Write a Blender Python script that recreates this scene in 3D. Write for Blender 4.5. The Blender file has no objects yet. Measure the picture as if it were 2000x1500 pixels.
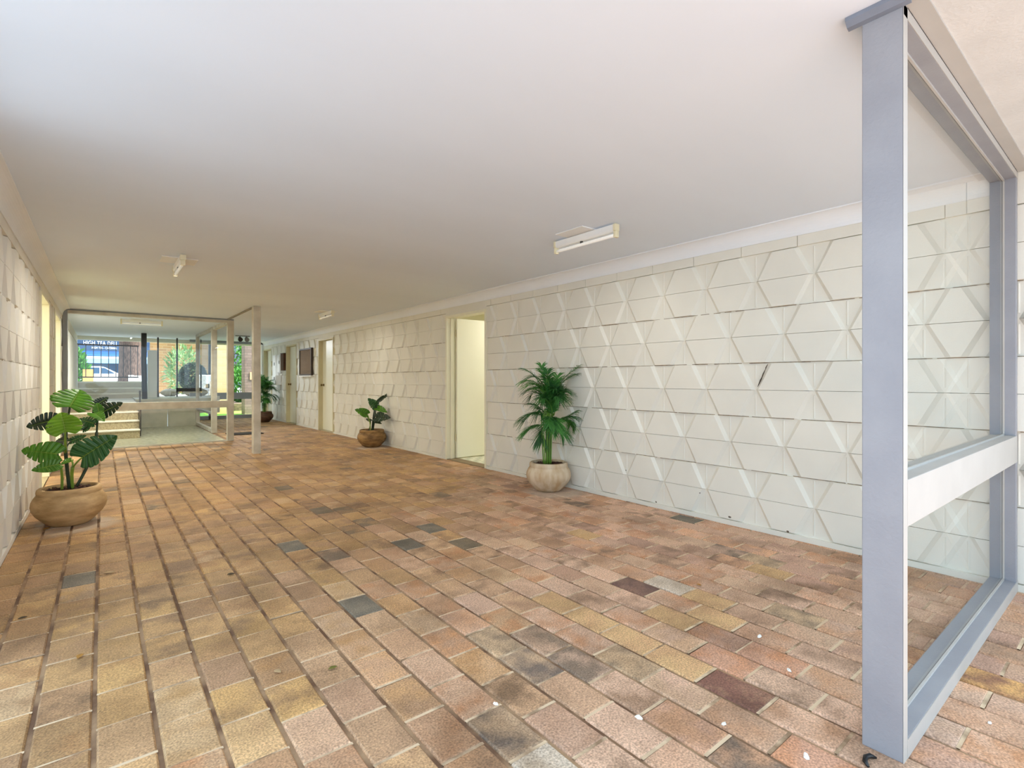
import bpy, math, random
from mathutils import Vector, Matrix
random.seed(7)
R = random.Random(11)
scn = bpy.context.scene
COL = scn.collection

# ------------------------------------------------------------------ camera model
F, TH, HC, HOR = 1005.0, math.radians(38.59), 1.113, 742.0
S, Cc = math.sin(TH), math.cos(TH)
def P(px, py, z):
    xr = (px - 1000) / F * z
    return Vector((z * S + xr * Cc, z * Cc - xr * S, HC + (HOR - py) / F * z))
def G(px, py, h=0.0):
    return P(px, py, F * (HC - h) / (py - HOR))

# ------------------------------------------------------------------ mesh helpers
class MB:
    def __init__(s): s.v, s.f, s.m, s.c = [], [], [], {}
    def poly(s, pts, m=0):
        n = len(s.v); s.v += [tuple(p) for p in pts]; s.f.append(tuple(range(n, n + len(pts)))); s.m.append(m)
    def quads(s, grid, m=0):
        n = len(s.v); nc = len(grid[0])
        for r in grid: s.v += [tuple(p) for p in r]
        for i in range(len(grid) - 1):
            for j in range(nc - 1):
                a = n + i * nc + j
                s.f.append((a, a + 1, a + nc + 1, a + nc)); s.m.append(m)
    def box(s, x0, y0, z0, x1, y1, z1, m=0):
        n = len(s.v)
        s.v += [(x0,y0,z0),(x1,y0,z0),(x1,y1,z0),(x0,y1,z0),(x0,y0,z1),(x1,y0,z1),(x1,y1,z1),(x0,y1,z1)]
        for q in ((0,3,2,1),(4,5,6,7),(0,1,5,4),(1,2,6,5),(2,3,7,6),(3,0,4,7)):
            s.f.append(tuple(n + i for i in q)); s.m.append(m)
    def tube(s, pts, r, seg=8, m=0, cap=True):
        pts = [Vector(p) for p in pts]
        rs = r if isinstance(r, (list, tuple)) else [r] * len(pts)
        n = len(s.v); up = Vector((0.13, 0.27, 1))
        for i, p in enumerate(pts):
            t = (pts[min(i + 1, len(pts) - 1)] - pts[max(i - 1, 0)]).normalized()
            a = t.cross(up)
            if a.length < 1e-3: a = t.cross(Vector((1, 0, 0)))
            a.normalize(); b = t.cross(a)
            for k in range(seg):
                g = 2 * math.pi * k / seg
                s.v.append(tuple(p + (a * math.cos(g) + b * math.sin(g)) * rs[i]))
        for i in range(len(pts) - 1):
            for k in range(seg):
                a0 = n + i * seg + k; a1 = n + i * seg + (k + 1) % seg
                s.f.append((a0, a1, a1 + seg, a0 + seg)); s.m.append(m)
        if cap:
            s.f.append(tuple(n + k for k in range(seg))[::-1]); s.m.append(m)
            e = n + (len(pts) - 1) * seg
            s.f.append(tuple(e + k for k in range(seg))); s.m.append(m)
    def lathe(s, prof, seg=48, m=0, wob=0.0):
        n = len(s.v)
        for (r, z) in prof:
            for k in range(seg):
                a = 2 * math.pi * k / seg
                rr = r * (1 + wob * math.sin(3 * a + 1))
                s.v.append((rr * math.cos(a), rr * math.sin(a), z))
        for i in range(len(prof) - 1):
            for k in range(seg):
                a0 = n + i * seg + k; a1 = n + i * seg + (k + 1) % seg
                s.f.append((a0, a1, a1 + seg, a0 + seg)); s.m.append(m)
    def prism(s, prof, axis, a, b, m=0):
        """extrude a closed 2D profile; axis 'y': profile is (x,z); axis 'x': profile is (y,z)"""
        def mk(p, t): return (p[0], t, p[1]) if axis == 'y' else (t, p[0], p[1])
        n = len(s.v); k = len(prof)
        s.v += [mk(p, a) for p in prof] + [mk(p, b) for p in prof]
        for i in range(k):
            j = (i + 1) % k
            s.f.append((n + i, n + j, n + k + j, n + k + i)); s.m.append(m)
        s.f.append(tuple(n + i for i in range(k))[::-1]); s.m.append(m)
        s.f.append(tuple(n + k + i for i in range(k))); s.m.append(m)
    def build(s, name, mats, parent=None, smooth=False, bevel=0.0, loc=None, recalc=True):
        import bmesh
        me = bpy.data.meshes.new(name)
        me.from_pydata(s.v, [], s.f)
        if not isinstance(mats, (list, tuple)): mats = [mats]
        for mt in mats: me.materials.append(mt)
        me.polygons.foreach_set('material_index', s.m)
        if recalc:
            bm = bmesh.new(); bm.from_mesh(me); bmesh.ops.recalc_face_normals(bm, faces=bm.faces); bm.to_mesh(me); bm.free()
        if smooth:
            me.polygons.foreach_set('use_smooth', [True] * len(me.polygons))
        me.update()
        o = bpy.data.objects.new(name, me); COL.objects.link(o)
        if parent: o.parent = parent
        if loc is not None: o.location = loc
        if bevel:
            md = o.modifiers.new('bevel', 'BEVEL'); md.width = bevel; md.segments = 2; md.limit_method = 'ANGLE'
        return o

def tag(o, label, cat=None, group=None, kind=None):
    o['label'] = label
    if cat: o['category'] = cat
    if group: o['group'] = group
    if kind: o['kind'] = kind
    return o
def thing(name, label, cat, loc=(0, 0, 0), group=None, kind=None):
    o = bpy.data.objects.new(name, None); COL.objects.link(o); o.location = loc
    o.empty_display_size = 0.1
    return tag(o, label, cat, group, kind)
def rel(o, loc):
    """shift mesh data so that the object's parent Empty can stand at loc"""
    o.data.transform(Matrix.Translation(-Vector(loc)))
    return o

# ------------------------------------------------------------------ materials
def lin(c):
    if isinstance(c, str): c = [int(c[i:i+2], 16) / 255 for i in (0, 2, 4)]
    return tuple(((x / 12.92) if x <= 0.04045 else ((x + 0.055) / 1.055) ** 2.4) for x in c) + (1.0,)
def base_mat(name):
    m = bpy.data.materials.new(name); m.use_nodes = True
    nt = m.node_tree; return m, nt, nt.nodes['Principled BSDF']
def nd(nt, t, **kw):
    n = nt.nodes.new(t)
    for k, v in kw.items():
        if k.startswith('i_'): n.inputs[k[2:].replace('_', ' ')].default_value = v
        else: setattr(n, k, v)
    return n
def mat(name, col, rough=0.6, var=0.06, vscale=6.0, bump=0.0, bscale=60.0, col2=None, metal=0.0, spec=0.5,
        stretch=(1, 1, 1), contrast=(0.35, 0.65), trans=0.0, bdist=0.01, coat=0.0):
    m, nt, b = base_mat(name); L = nt.links
    tc = nd(nt, 'ShaderNodeTexCoord'); mp = nd(nt, 'ShaderNodeMapping'); mp.inputs['Scale'].default_value = stretch
    L.new(tc.outputs['Object'], mp.inputs['Vector'])
    n = nd(nt, 'ShaderNodeTexNoise'); n.inputs['Scale'].default_value = vscale; n.inputs['Detail'].default_value = 6
    L.new(mp.outputs[0], n.inputs['Vector'])
    rp = nd(nt, 'ShaderNodeValToRGB')
    c = lin(col)
    c2 = lin(col2) if col2 else tuple(max(0, x * (1 - var * 2.2)) for x in c[:3]) + (1,)
    rp.color_ramp.elements[0].position, rp.color_ramp.elements[1].position = contrast
    rp.color_ramp.elements[0].color, rp.color_ramp.elements[1].color = c2, c
    L.new(n.outputs['Fac'], rp.inputs[0]); L.new(rp.outputs[0], b.inputs['Base Color'])
    b.inputs['Roughness'].default_value = rough; b.inputs['Metallic'].default_value = metal
    b.inputs['Specular IOR Level'].default_value = spec
    if coat: b.inputs['Coat Weight'].default_value = coat
    if trans:
        tr = nd(nt, 'ShaderNodeBsdfTranslucent'); L.new(rp.outputs[0], tr.inputs[0])
        mx = nd(nt, 'ShaderNodeMixShader'); mx.inputs[0].default_value = trans
        L.new(b.outputs[0], mx.inputs[1]); L.new(tr.outputs[0], mx.inputs[2])
        L.new(mx.outputs[0], nt.nodes['Material Output'].inputs[0])
    if bump:
        n2 = nd(nt, 'ShaderNodeTexNoise'); n2.inputs['Scale'].default_value = bscale; n2.inputs['Detail'].default_value = 4
        L.new(mp.outputs[0], n2.inputs['Vector'])
        bp = nd(nt, 'ShaderNodeBump'); bp.inputs['Strength'].default_value = bump; bp.inputs['Distance'].default_value = bdist
        L.new(n2.outputs['Fac'], bp.inputs['Height']); L.new(bp.outputs[0], b.inputs['Normal'])
    return m
def glass_mat(name, tint=(0.97, 0.985, 0.98)):
    m = bpy.data.materials.new(name); m.use_nodes = True; nt = m.node_tree; nt.nodes.clear(); L = nt.links
    out = nd(nt, 'ShaderNodeOutputMaterial'); mx = nd(nt, 'ShaderNodeMixShader')
    fr = nd(nt, 'ShaderNodeFresnel'); fr.inputs['IOR'].default_value = 1.5
    t = nd(nt, 'ShaderNodeBsdfTransparent'); t.inputs[0].default_value = tint + (1,)
    g = nd(nt, 'ShaderNodeBsdfGlossy'); g.inputs['Roughness'].default_value = 0.0
    ge = nd(nt, 'ShaderNodeNewGeometry'); iv = nd(nt, 'ShaderNodeMath', operation='SUBTRACT'); iv.inputs[0].default_value = 1; L.new(ge.outputs['Backfacing'], iv.inputs[1])
    mlt = nd(nt, 'ShaderNodeMath', operation='MULTIPLY'); L.new(fr.outputs[0], mlt.inputs[0]); L.new(iv.outputs[0], mlt.inputs[1])
    L.new(mlt.outputs[0], mx.inputs[0]); L.new(t.outputs[0], mx.inputs[1]); L.new(g.outputs[0], mx.inputs[2])
    L.new(mx.outputs[0], out.inputs[0]); return m
def brick_mat(name, c1, c2, mortar, scale=1.0, axis='xz'):
    m, nt, b = base_mat(name); L = nt.links
    tc = nd(nt, 'ShaderNodeTexCoord'); sx = nd(nt, 'ShaderNodeSeparateXYZ'); cb = nd(nt, 'ShaderNodeCombineXYZ')
    L.new(tc.outputs['Object'], sx.inputs[0])
    ad = nd(nt, 'ShaderNodeMath', operation='ADD'); L.new(sx.outputs['X'], ad.inputs[0]); L.new(sx.outputs['Y'], ad.inputs[1])
    L.new(ad.outputs[0], cb.inputs['X']); L.new(sx.outputs['Z'], cb.inputs['Y'])
    bt = nd(nt, 'ShaderNodeTexBrick'); L.new(cb.outputs[0], bt.inputs['Vector'])
    bt.inputs['Color1'].default_value = lin(c1); bt.inputs['Color2'].default_value = lin(c2); bt.inputs['Mortar'].default_value = lin(mortar)
    bt.inputs['Scale'].default_value = scale; bt.inputs['Brick Width'].default_value = 0.24; bt.inputs['Row Height'].default_value = 0.086
    bt.inputs['Mortar Size'].default_value = 0.006
    L.new(bt.outputs['Color'], b.inputs['Base Color']); b.inputs['Roughness'].default_value = 0.85
    bp = nd(nt, 'ShaderNodeBump'); bp.inputs['Strength'].default_value = 0.4; bp.inputs['Distance'].default_value = 0.01; bp.invert = True
    L.new(bt.outputs['Fac'], bp.inputs['Height']); L.new(bp.outputs[0], b.inputs['Normal'])
    return m
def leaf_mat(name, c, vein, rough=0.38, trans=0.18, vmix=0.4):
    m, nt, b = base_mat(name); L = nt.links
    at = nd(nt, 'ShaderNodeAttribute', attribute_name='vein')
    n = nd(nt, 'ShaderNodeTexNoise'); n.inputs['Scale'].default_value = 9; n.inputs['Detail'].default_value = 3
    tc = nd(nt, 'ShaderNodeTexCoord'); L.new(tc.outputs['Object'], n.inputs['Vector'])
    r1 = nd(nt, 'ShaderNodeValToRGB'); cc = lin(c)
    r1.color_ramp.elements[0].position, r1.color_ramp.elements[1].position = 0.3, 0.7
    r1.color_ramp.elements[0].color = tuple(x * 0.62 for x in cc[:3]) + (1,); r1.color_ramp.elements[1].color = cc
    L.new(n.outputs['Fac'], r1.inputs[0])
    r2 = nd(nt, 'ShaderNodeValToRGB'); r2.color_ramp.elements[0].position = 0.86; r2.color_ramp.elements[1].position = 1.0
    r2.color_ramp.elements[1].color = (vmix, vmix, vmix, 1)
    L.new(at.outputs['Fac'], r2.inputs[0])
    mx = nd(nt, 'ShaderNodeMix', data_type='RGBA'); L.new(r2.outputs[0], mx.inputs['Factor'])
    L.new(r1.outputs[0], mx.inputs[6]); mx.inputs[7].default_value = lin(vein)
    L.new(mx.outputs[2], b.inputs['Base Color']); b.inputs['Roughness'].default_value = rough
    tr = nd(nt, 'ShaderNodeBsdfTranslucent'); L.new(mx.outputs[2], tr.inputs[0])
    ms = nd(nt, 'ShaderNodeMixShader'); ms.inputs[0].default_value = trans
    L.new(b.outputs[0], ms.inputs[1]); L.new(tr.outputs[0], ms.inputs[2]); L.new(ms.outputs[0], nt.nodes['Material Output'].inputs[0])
    return m

M = {}
M['wall'] = mat('painted_block', 'e4e1d6', 0.62, 0.03, 2.2, 0.25, 140, bdist=0.003)
M['wall_dirt'] = mat('crack_dirt', 'a3937c', 0.9, 0.25, 30, col2='6f6050')
M['wall_l'] = mat('painted_block_grey', 'e6e2d8', 0.65, 0.04, 2.0, 0.3, 120, bdist=0.003)
M['white'] = mat('white_gloss_paint', 'eeeeec', 0.5, 0.02, 3)
M['cornice'] = mat('cornice_paint', 'eef1f5', 0.6, 0.02, 2)
M['ceil'] = mat('ceiling_paint', 'e4edf9', 0.8, 0.028, 0.9, 0.12, 220, stretch=(0.35, 1.3, 1), contrast=(0.25, 0.75), bdist=0.002)
M['stucco'] = mat('stucco_paint', 'e2e1dc', 0.85, 0.04, 4, 0.6, 70, bdist=0.006)
M['blue'] = mat('blue_grey_paint', '95969c', 0.45, 0.05, 5, 0.3, 95, col2='8c8d94', bdist=0.003)
M['screenwhite'] = mat('cream_white_paint', 'b6b3ae', 0.5, 0.03, 6, 0.1, 80, bdist=0.002)
M['cream'] = mat('cream_paint', 'eae6cf', 0.5, 0.03, 3)
M['doorcream'] = mat('door_cream_gloss', 'eeecd8', 0.4, 0.02, 1.5)
M['olive'] = mat('beige_jamb_paint', 'd2c8a4', 0.5, 0.05, 3)
M['greyframe'] = mat('grey_beige_paint', 'cdc7ba', 0.5, 0.06, 5, 0.12, 70, col2='b3ab9b', bdist=0.002)
M['greymetal'] = mat('grey_metal_frame', '8f9294', 0.4, 0.06, 5, metal=0.2)
M['darkmetal'] = mat('dark_metal', '3a3a3a', 0.45, 0.1, 6, metal=0.3)
M['black'] = mat('black_paint', '0f1012', 0.35, 0.1, 6)
M['glass'] = glass_mat('window_glass')
M['tile'] = mat('terrazzo_floor', 'b4b49e', 0.22, 0.12, 14, col2='94967f')
M['step'] = mat('terrazzo_step', 'b9ab88', 0.5, 0.15, 40, col2='948668')
M['nosing'] = mat('nosing_paint', 'ece8da', 0.5, 0.03, 8)
M['concrete'] = mat('pale_concrete', '9a9c9e', 0.85, 0.06, 3, 0.2, 40)
M['panel'] = mat('pale_panel', 'c9c6b2', 0.4, 0.12, 2.5, col2='aaa88f')
M['brown'] = mat('pinboard_cloth', '80694f', 0.9, 0.08, 30, 0.2, 300, bdist=0.001)
M['darkwood'] = mat('dark_wood', '42301f', 0.6, 0.15, 10)
M['brass'] = mat('brass_knob', '7a6238', 0.3, 0.05, 10, metal=0.9)
M['pot_gold'] = mat('stone_pot_golden', 'cfac7c', 0.75, 0.2, 7, 0.6, 60, col2='a98859', stretch=(1, 1, 3.0), bdist=0.004)
M['pot_pale'] = mat('stone_pot_pale', 'd3c2a8', 0.78, 0.2, 6, 0.25, 60, col2='b3946d', stretch=(2.0, 2.0, 0.6), contrast=(0.34, 0.66), bdist=0.004)
M['pot_brown'] = mat('stone_pot_brown', 'a88350', 0.75, 0.2, 7, 0.6, 60, col2='6d4f2b', stretch=(1, 1, 3.0), bdist=0.004)
M['pot_dark'] = mat('stone_pot_dark', '6d4d33', 0.75, 0.2, 7, 0.6, 60, col2='4a3122', stretch=(1, 1, 3.0), bdist=0.004)
M['bark'] = mat('bark_mulch', '5a3626', 0.9, 0.3, 25, 0.5, 50, col2='2c1a12')
M['leaf'] = leaf_mat('leaf_green', '3f7a22', '9cc060')
M['leaf_bright'] = leaf_mat('leaf_bright', '7fb31c', 'cfe07a', trans=0.3)
M['leaf_mid'] = leaf_mat('leaf_mid', '5d9a22', 'b5d26a', trans=0.25)
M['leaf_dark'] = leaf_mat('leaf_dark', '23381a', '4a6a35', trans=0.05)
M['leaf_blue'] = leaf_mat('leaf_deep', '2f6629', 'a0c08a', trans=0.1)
M['stem_y'] = mat('stem_yellow_green', '86a43c', 0.5, 0.1, 12)
M['stem_d'] = mat('stem_dark_green', '2e3f22', 0.6, 0.2, 20)
M['palm_stem'] = mat('palm_stem', '6f9c34', 0.5, 0.15, 10, stretch=(1, 1, 0.3))
M['palm'] = mat('palm_leaf', '3c7d33', 0.5, 0.2, 8, col2='26562a', trans=0.2)
M['palm_hi'] = mat('palm_leaf_light', '5da44a', 0.5, 0.2, 8, col2='3c7d33', trans=0.25)
M['tube'] = mat('fluorescent_tube', 'f4f4f0', 0.25, 0.01, 3)
_b = M['tube'].node_tree.nodes['Principled BSDF']; _b.inputs['Emission Color'].default_value = (1, .97, .9, 1); _b.inputs['Emission Strength'].default_value = 0.05
M['capcream'] = mat('yellowed_plastic', 'ebe2c0', 0.5, 0.04, 8)

# ------------------------------------------------------------------ floor of individual pavers (one surface)
XL, XR = -0.473, 3.777
def floor_material():
    m, nt, b = base_mat('brick_pavers'); L = nt.links
    at = nd(nt, 'ShaderNodeAttribute', attribute_name='bcol'); a2 = nd(nt, 'ShaderNodeAttribute', attribute_name='bcol2')
    ar = nd(nt, 'ShaderNodeAttribute', attribute_name='brnd')
    geo = nd(nt, 'ShaderNodeNewGeometry')
    # blotches, different in each brick
    off = nd(nt, 'ShaderNodeVectorMath', operation='SCALE'); off.inputs[3].default_value = 7.0
    L.new(ar.outputs['Color'], off.inputs[0])
    add = nd(nt, 'ShaderNodeVectorMath', operation='ADD'); L.new(geo.outputs['Position'], add.inputs[0]); L.new(off.outputs[0], add.inputs[1])
    n1 = nd(nt, 'ShaderNodeTexNoise'); n1.inputs['Scale'].default_value = 9; n1.inputs['Detail'].default_value = 5; L.new(add.outputs[0], n1.inputs['Vector'])
    r1 = nd(nt, 'ShaderNodeValToRGB'); r1.color_ramp.elements[0].position = 0.42; r1.color_ramp.elements[1].position = 0.66
    L.new(n1.outputs['Fac'], r1.inputs[0])
    mx = nd(nt, 'ShaderNodeMix', data_type='RGBA'); L.new(r1.outputs[0], mx.inputs['Factor']); L.new(at.outputs['Color'], mx.inputs[6]); L.new(a2.outputs['Color'], mx.inputs[7])
    # fine grain
    n2 = nd(nt, 'ShaderNodeTexNoise'); n2.inputs['Scale'].default_value = 150; n2.inputs['Detail'].default_value = 5; L.new(geo.outputs['Position'], n2.inputs['Vector'])
    r2 = nd(nt, 'ShaderNodeValToRGB'); r2.color_ramp.elements[0].position = 0.3; r2.color_ramp.elements[1].position = 0.7
    r2.color_ramp.elements[0].color = (0.52, 0.50, 0.48, 1); r2.color_ramp.elements[1].color = (1.25, 1.24, 1.22, 1)
    L.new(n2.outputs['Fac'], r2.inputs[0])
    mu = nd(nt, 'ShaderNodeMix', data_type='RGBA', blend_type='MULTIPLY'); mu.inputs['Factor'].default_value = 1
    L.new(mx.outputs[2], mu.inputs[6]); L.new(r2.outputs[0], mu.inputs[7])
    # worn patches of soil
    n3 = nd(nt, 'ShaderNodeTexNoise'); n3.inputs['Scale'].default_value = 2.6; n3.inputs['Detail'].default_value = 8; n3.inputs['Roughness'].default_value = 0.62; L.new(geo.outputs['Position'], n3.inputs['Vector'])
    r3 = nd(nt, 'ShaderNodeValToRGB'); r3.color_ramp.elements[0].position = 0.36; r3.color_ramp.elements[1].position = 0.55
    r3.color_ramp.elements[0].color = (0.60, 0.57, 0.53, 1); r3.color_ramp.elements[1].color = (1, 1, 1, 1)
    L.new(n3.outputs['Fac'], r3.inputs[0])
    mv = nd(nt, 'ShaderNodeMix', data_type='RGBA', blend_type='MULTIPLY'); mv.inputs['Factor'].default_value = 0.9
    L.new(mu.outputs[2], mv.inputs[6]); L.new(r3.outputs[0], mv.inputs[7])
    # pale lime stains left by watering around the pots
    last = mv.outputs[2]
    for (cx, cy) in ((-0.17, 5.16), (3.50, 3.72), (3.52, 8.02)):
        d = nd(nt, 'ShaderNodeVectorMath', operation='DISTANCE'); L.new(geo.outputs['Position'], d.inputs[0]); d.inputs[1].default_value = (cx, cy, 0)
        ns = nd(nt, 'ShaderNodeMath', operation='MULTIPLY_ADD'); L.new(n3.outputs['Fac'], ns.inputs[0]); ns.inputs[1].default_value = 0.5; L.new(d.outputs['Value'], ns.inputs[2])
        rr = nd(nt, 'ShaderNodeValToRGB'); rr.color_ramp.elements[0].position = 0.44; rr.color_ramp.elements[0].color = (0.55, 0.55, 0.55, 1)
        rr.color_ramp.elements[1].position = 0.56; rr.color_ramp.elements[1].color = (0, 0, 0, 1)
        L.new(ns.outputs[0], rr.inputs[0])
        mm = nd(nt, 'ShaderNodeMix', data_type='RGBA'); L.new(rr.outputs[0], mm.inputs['Factor']); L.new(last, mm.inputs[6]); mm.inputs[7].default_value = lin('c9bcab')
        last = mm.outputs[2]
    L.new(last, b.inputs['Base Color'])
    b.inputs['Roughness'].default_value = 0.62
    bp = nd(nt, 'ShaderNodeBump'); bp.inputs['Strength'].default_value = 0.55; bp.inputs['Distance'].default_value = 0.004
    L.new(n2.outputs['Fac'], bp.inputs['Height']); 
    bp2 = nd(nt, 'ShaderNodeBump'); bp2.inputs['Strength'].default_value = 0.4; bp2.inputs['Distance'].default_value = 0.012
    L.new(n1.outputs['Fac'], bp2.inputs['Height']); L.new(bp.outputs[0], bp2.inputs['Normal']); L.new(bp2.outputs[0], b.inputs['Normal'])
    return m

PX, PY, X00 = 0.157, 0.233, -0.0185
def brick_at(px, py):
    g = G(px, py); k = math.floor((g.x - X00) / PX)
    n = math.floor((g.y - 2.0 - 0.1165 * ((k - 1) % 2)) / PY)
    return (k, n)
OV = {}
for (px, py, ty) in [(706, 1181, 'dark'), (860, 1034, 'dark'), (808, 1064, 'dark'), (923, 1062, 'dark2'), (574, 1070, 'dark'), (150, 1134, 'dark'),
        (1262, 1143, 'maroon'), (1331, 1144, 'pale'), (1451, 1340, 'maroon2'), (1352, 1293, 'orange_red'), (1256, 1242, 'orange'), (1050, 1310, 'half'),
        (1033, 1450, 'half'), (933, 1243, 'half2'), (867, 1177, 'red'), (787, 1083, 'red'), (1067, 1480, 'pale'), (1580, 1475, 'pinkorange'),
        (1360, 1014, 'dark'), (1087, 1157, 'pink'), (1066, 1173, 'pink'), (1933, 1320, 'orange_half'), (1247, 1307, 'half2'), (1366, 1190, 'orange'),
        (1410, 1190, 'orange'), (1100, 1170, 'orange'), (1580, 1200, 'half2'), (1520, 1120, 'orange2'), (540, 1460, 'orange'), (690, 1480, 'red'),
        (850, 1440, 'red'), (1400, 1300, 'pinkorange'), (1520, 1280, 'pinkorange'), (1290, 1270, 'orange'), (1190, 1220, 'orange'), (1310, 1190, 'orange'),
        (560, 950, 'dark2'), (640, 1000, 'dark2'), (1870, 1440, 'pink'), (1760, 1120, 'red'), (1460, 1090, 'half2'), (1150, 1050, 'orange2')]:
    OV[brick_at(px, py)] = ty
TY = {'dark': ('776f62', '8d8270'), 'dark2': ('7c6d59', '8d7a5f'), 'maroon': ('6d5048', '8f6c5c'), 'maroon2': ('8a5f50', 'c39a7c'), 'pale': ('d9c9b6', 'cdb9a2'),
      'orange_red': ('d69c72', 'e0b48c'), 'orange': ('dcb583', 'd8ad80'), 'orange2': ('cfa877', 'd3ae80'), 'half': ('c4a585', '7d6d62'), 'half2': ('d1b18d', '9c856c'),
      'red': ('c59d7c', 'b98c69'), 'pinkorange': ('d3a387', 'd2956c'), 'pink': ('d8b7a2', 'cfac92'), 'orange_half': ('dcaa6c', '94674f')}
def mixc(a, b, t): return tuple(a[i] * (1 - t) + b[i] * t for i in range(3))
def build_floor():
    mb = MB(); c1, c2, rn, JT = [], [], [], []
    rb = random.Random(5)
    k0, k1 = math.floor((XL - X00) / PX), math.floor((XR - X00) / PX)
    gl, gs = 0.0055, 0.0028
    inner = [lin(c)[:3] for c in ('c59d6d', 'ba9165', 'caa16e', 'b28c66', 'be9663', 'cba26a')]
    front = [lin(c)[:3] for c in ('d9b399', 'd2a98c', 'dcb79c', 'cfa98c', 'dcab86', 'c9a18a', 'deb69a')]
    for k in range(k0, k1 + 1):
        xa, xb = X00 + k * PX + gl, X00 + (k + 1) * PX - gl
        jit = rb.uniform(-0.012, 0.012)
        n0 = math.floor((-1.6 - 2.0) / PY); n1 = math.ceil((17.0 - 2.0) / PY)
        for n in range(n0, n1):
            ya = 2.0 + 0.1165 * ((k - 1) % 2) + n * PY + gs + jit; yb = ya + PY - 2 * gs
            ya += rb.uniform(-0.003, 0.003); yb += rb.uniform(-0.003, 0.003)
            x0, x1 = max(xa, XL + 0.001), min(xb, XR - 0.001)
            if x1 - x0 < 0.015 or yb > 17.0: continue
            if yb > 10.53 and x0 < 1.80:
                if ya > 10.53: continue
                yb = 10.53
            h = rb.uniform(-0.0012, 0.0012); e = 0.007; dz = 0.006
            tl = [rb.uniform(-0.0012, 0.0012) for _ in range(4)]
            base = [(x0, ya), (x1, ya), (x1, yb), (x0, yb)]
            mid = [(x0 + e * .35, ya + e * .3), (x1 - e * .35, ya + e * .3), (x1 - e * .35, yb - e * .3), (x0 + e * .35, yb - e * .3)]
            top = [(x0 + e, ya + e * .8), (x1 - e, ya + e * .8), (x1 - e, yb - e * .8), (x0 + e, yb - e * .8)]
            JT.append((x0, x1, ya))
            nv = len(mb.v)
            mb.v += [(p[0], p[1], -0.010) for p in base]
            mb.v += [(p[0], p[1], -0.0045 + h + tl[i]) for i, p in enumerate(mid)]
            mb.v += [(p[0], p[1], 0.0 + h + tl[i]) for i, p in enumerate(top)]
            for ring in (0, 4):
                for i in range(4):
                    j = (i + 1) % 4
                    mb.f.append((nv + ring + i, nv + ring + j, nv + ring + 4 + j, nv + ring + 4 + i)); mb.m.append(0)
            mb.f.append((nv + 8, nv + 9, nv + 10, nv + 11)); mb.m.append(0)
            # colours of this brick
            cx, cy = (x0 + x1) / 2, (ya + yb) / 2
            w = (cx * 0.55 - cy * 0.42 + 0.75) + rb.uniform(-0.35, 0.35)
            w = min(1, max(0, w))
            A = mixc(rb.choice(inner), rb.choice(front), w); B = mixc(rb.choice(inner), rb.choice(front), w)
            v = rb.uniform(0.86, 1.12); A = tuple(x * v for x in A); v = rb.uniform(0.82, 1.1); B = tuple(x * v for x in B)
            q = rb.random()
            if (k, n) in OV:
                ta, tb = TY[OV[(k, n)]]; A, B = lin(ta)[:3], lin(tb)[:3]
            elif q < 0.03: A = mixc(A, lin('6a6052')[:3], 0.75)
            elif q < 0.14: B = mixc(B, lin('72573f')[:3], 0.7)
            elif q < 0.34: B = mixc(B, lin('b88a58')[:3] if w < .4 else lin('c98752')[:3], 0.6)
            elif q < 0.42: A = mixc(A, lin('d6b896')[:3], 0.5)
            elif q < 0.55: B = mixc(B, lin('8f6f55')[:3], 0.6)
            r3 = (rb.random(), rb.random(), rb.random())
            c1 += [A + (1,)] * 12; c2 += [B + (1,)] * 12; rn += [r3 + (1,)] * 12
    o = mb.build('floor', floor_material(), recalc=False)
    for nm, arr in (('bcol', c1), ('bcol2', c2), ('brnd', rn)):
        a = o.data.attributes.new(nm, 'FLOAT_COLOR', 'POINT')
        a.data.foreach_set('color', [x for c in arr for x in c])
    tag(o, 'tan and pink brick pavers laid in running bond through the breezeway', 'floor', kind='structure')
    g = MB(); g.box(XL - 0.1, -1.7, -0.2, 1.80, 10.53, -0.0075); g.box(1.80, -1.7, -0.2, XR + 0.1, 17.0, -0.0075)
    gm = mat('floor_grout', 'a58869', 0.9, 0.35, 5, 0.5, 120, col2='6b4f3a', contrast=(0.4, 0.6), bdist=0.004)
    for (x0, x1, ya) in JT:
        g.poly([(x0, ya - .009, -.0026), (x1, ya - .009, -.0026), (x1, ya + .003, -.0026), (x0, ya + .003, -.0026)], 1)
    gl_ = mat('joint_mortar', 'd8c0a0', 0.9, 0.3, 9, 0.4, 150, col2='8f755a', contrast=(0.35, 0.55), bdist=.003)
    g.build('grout_bed', [gm, gl_], o, recalc=False)
build_floor()

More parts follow.
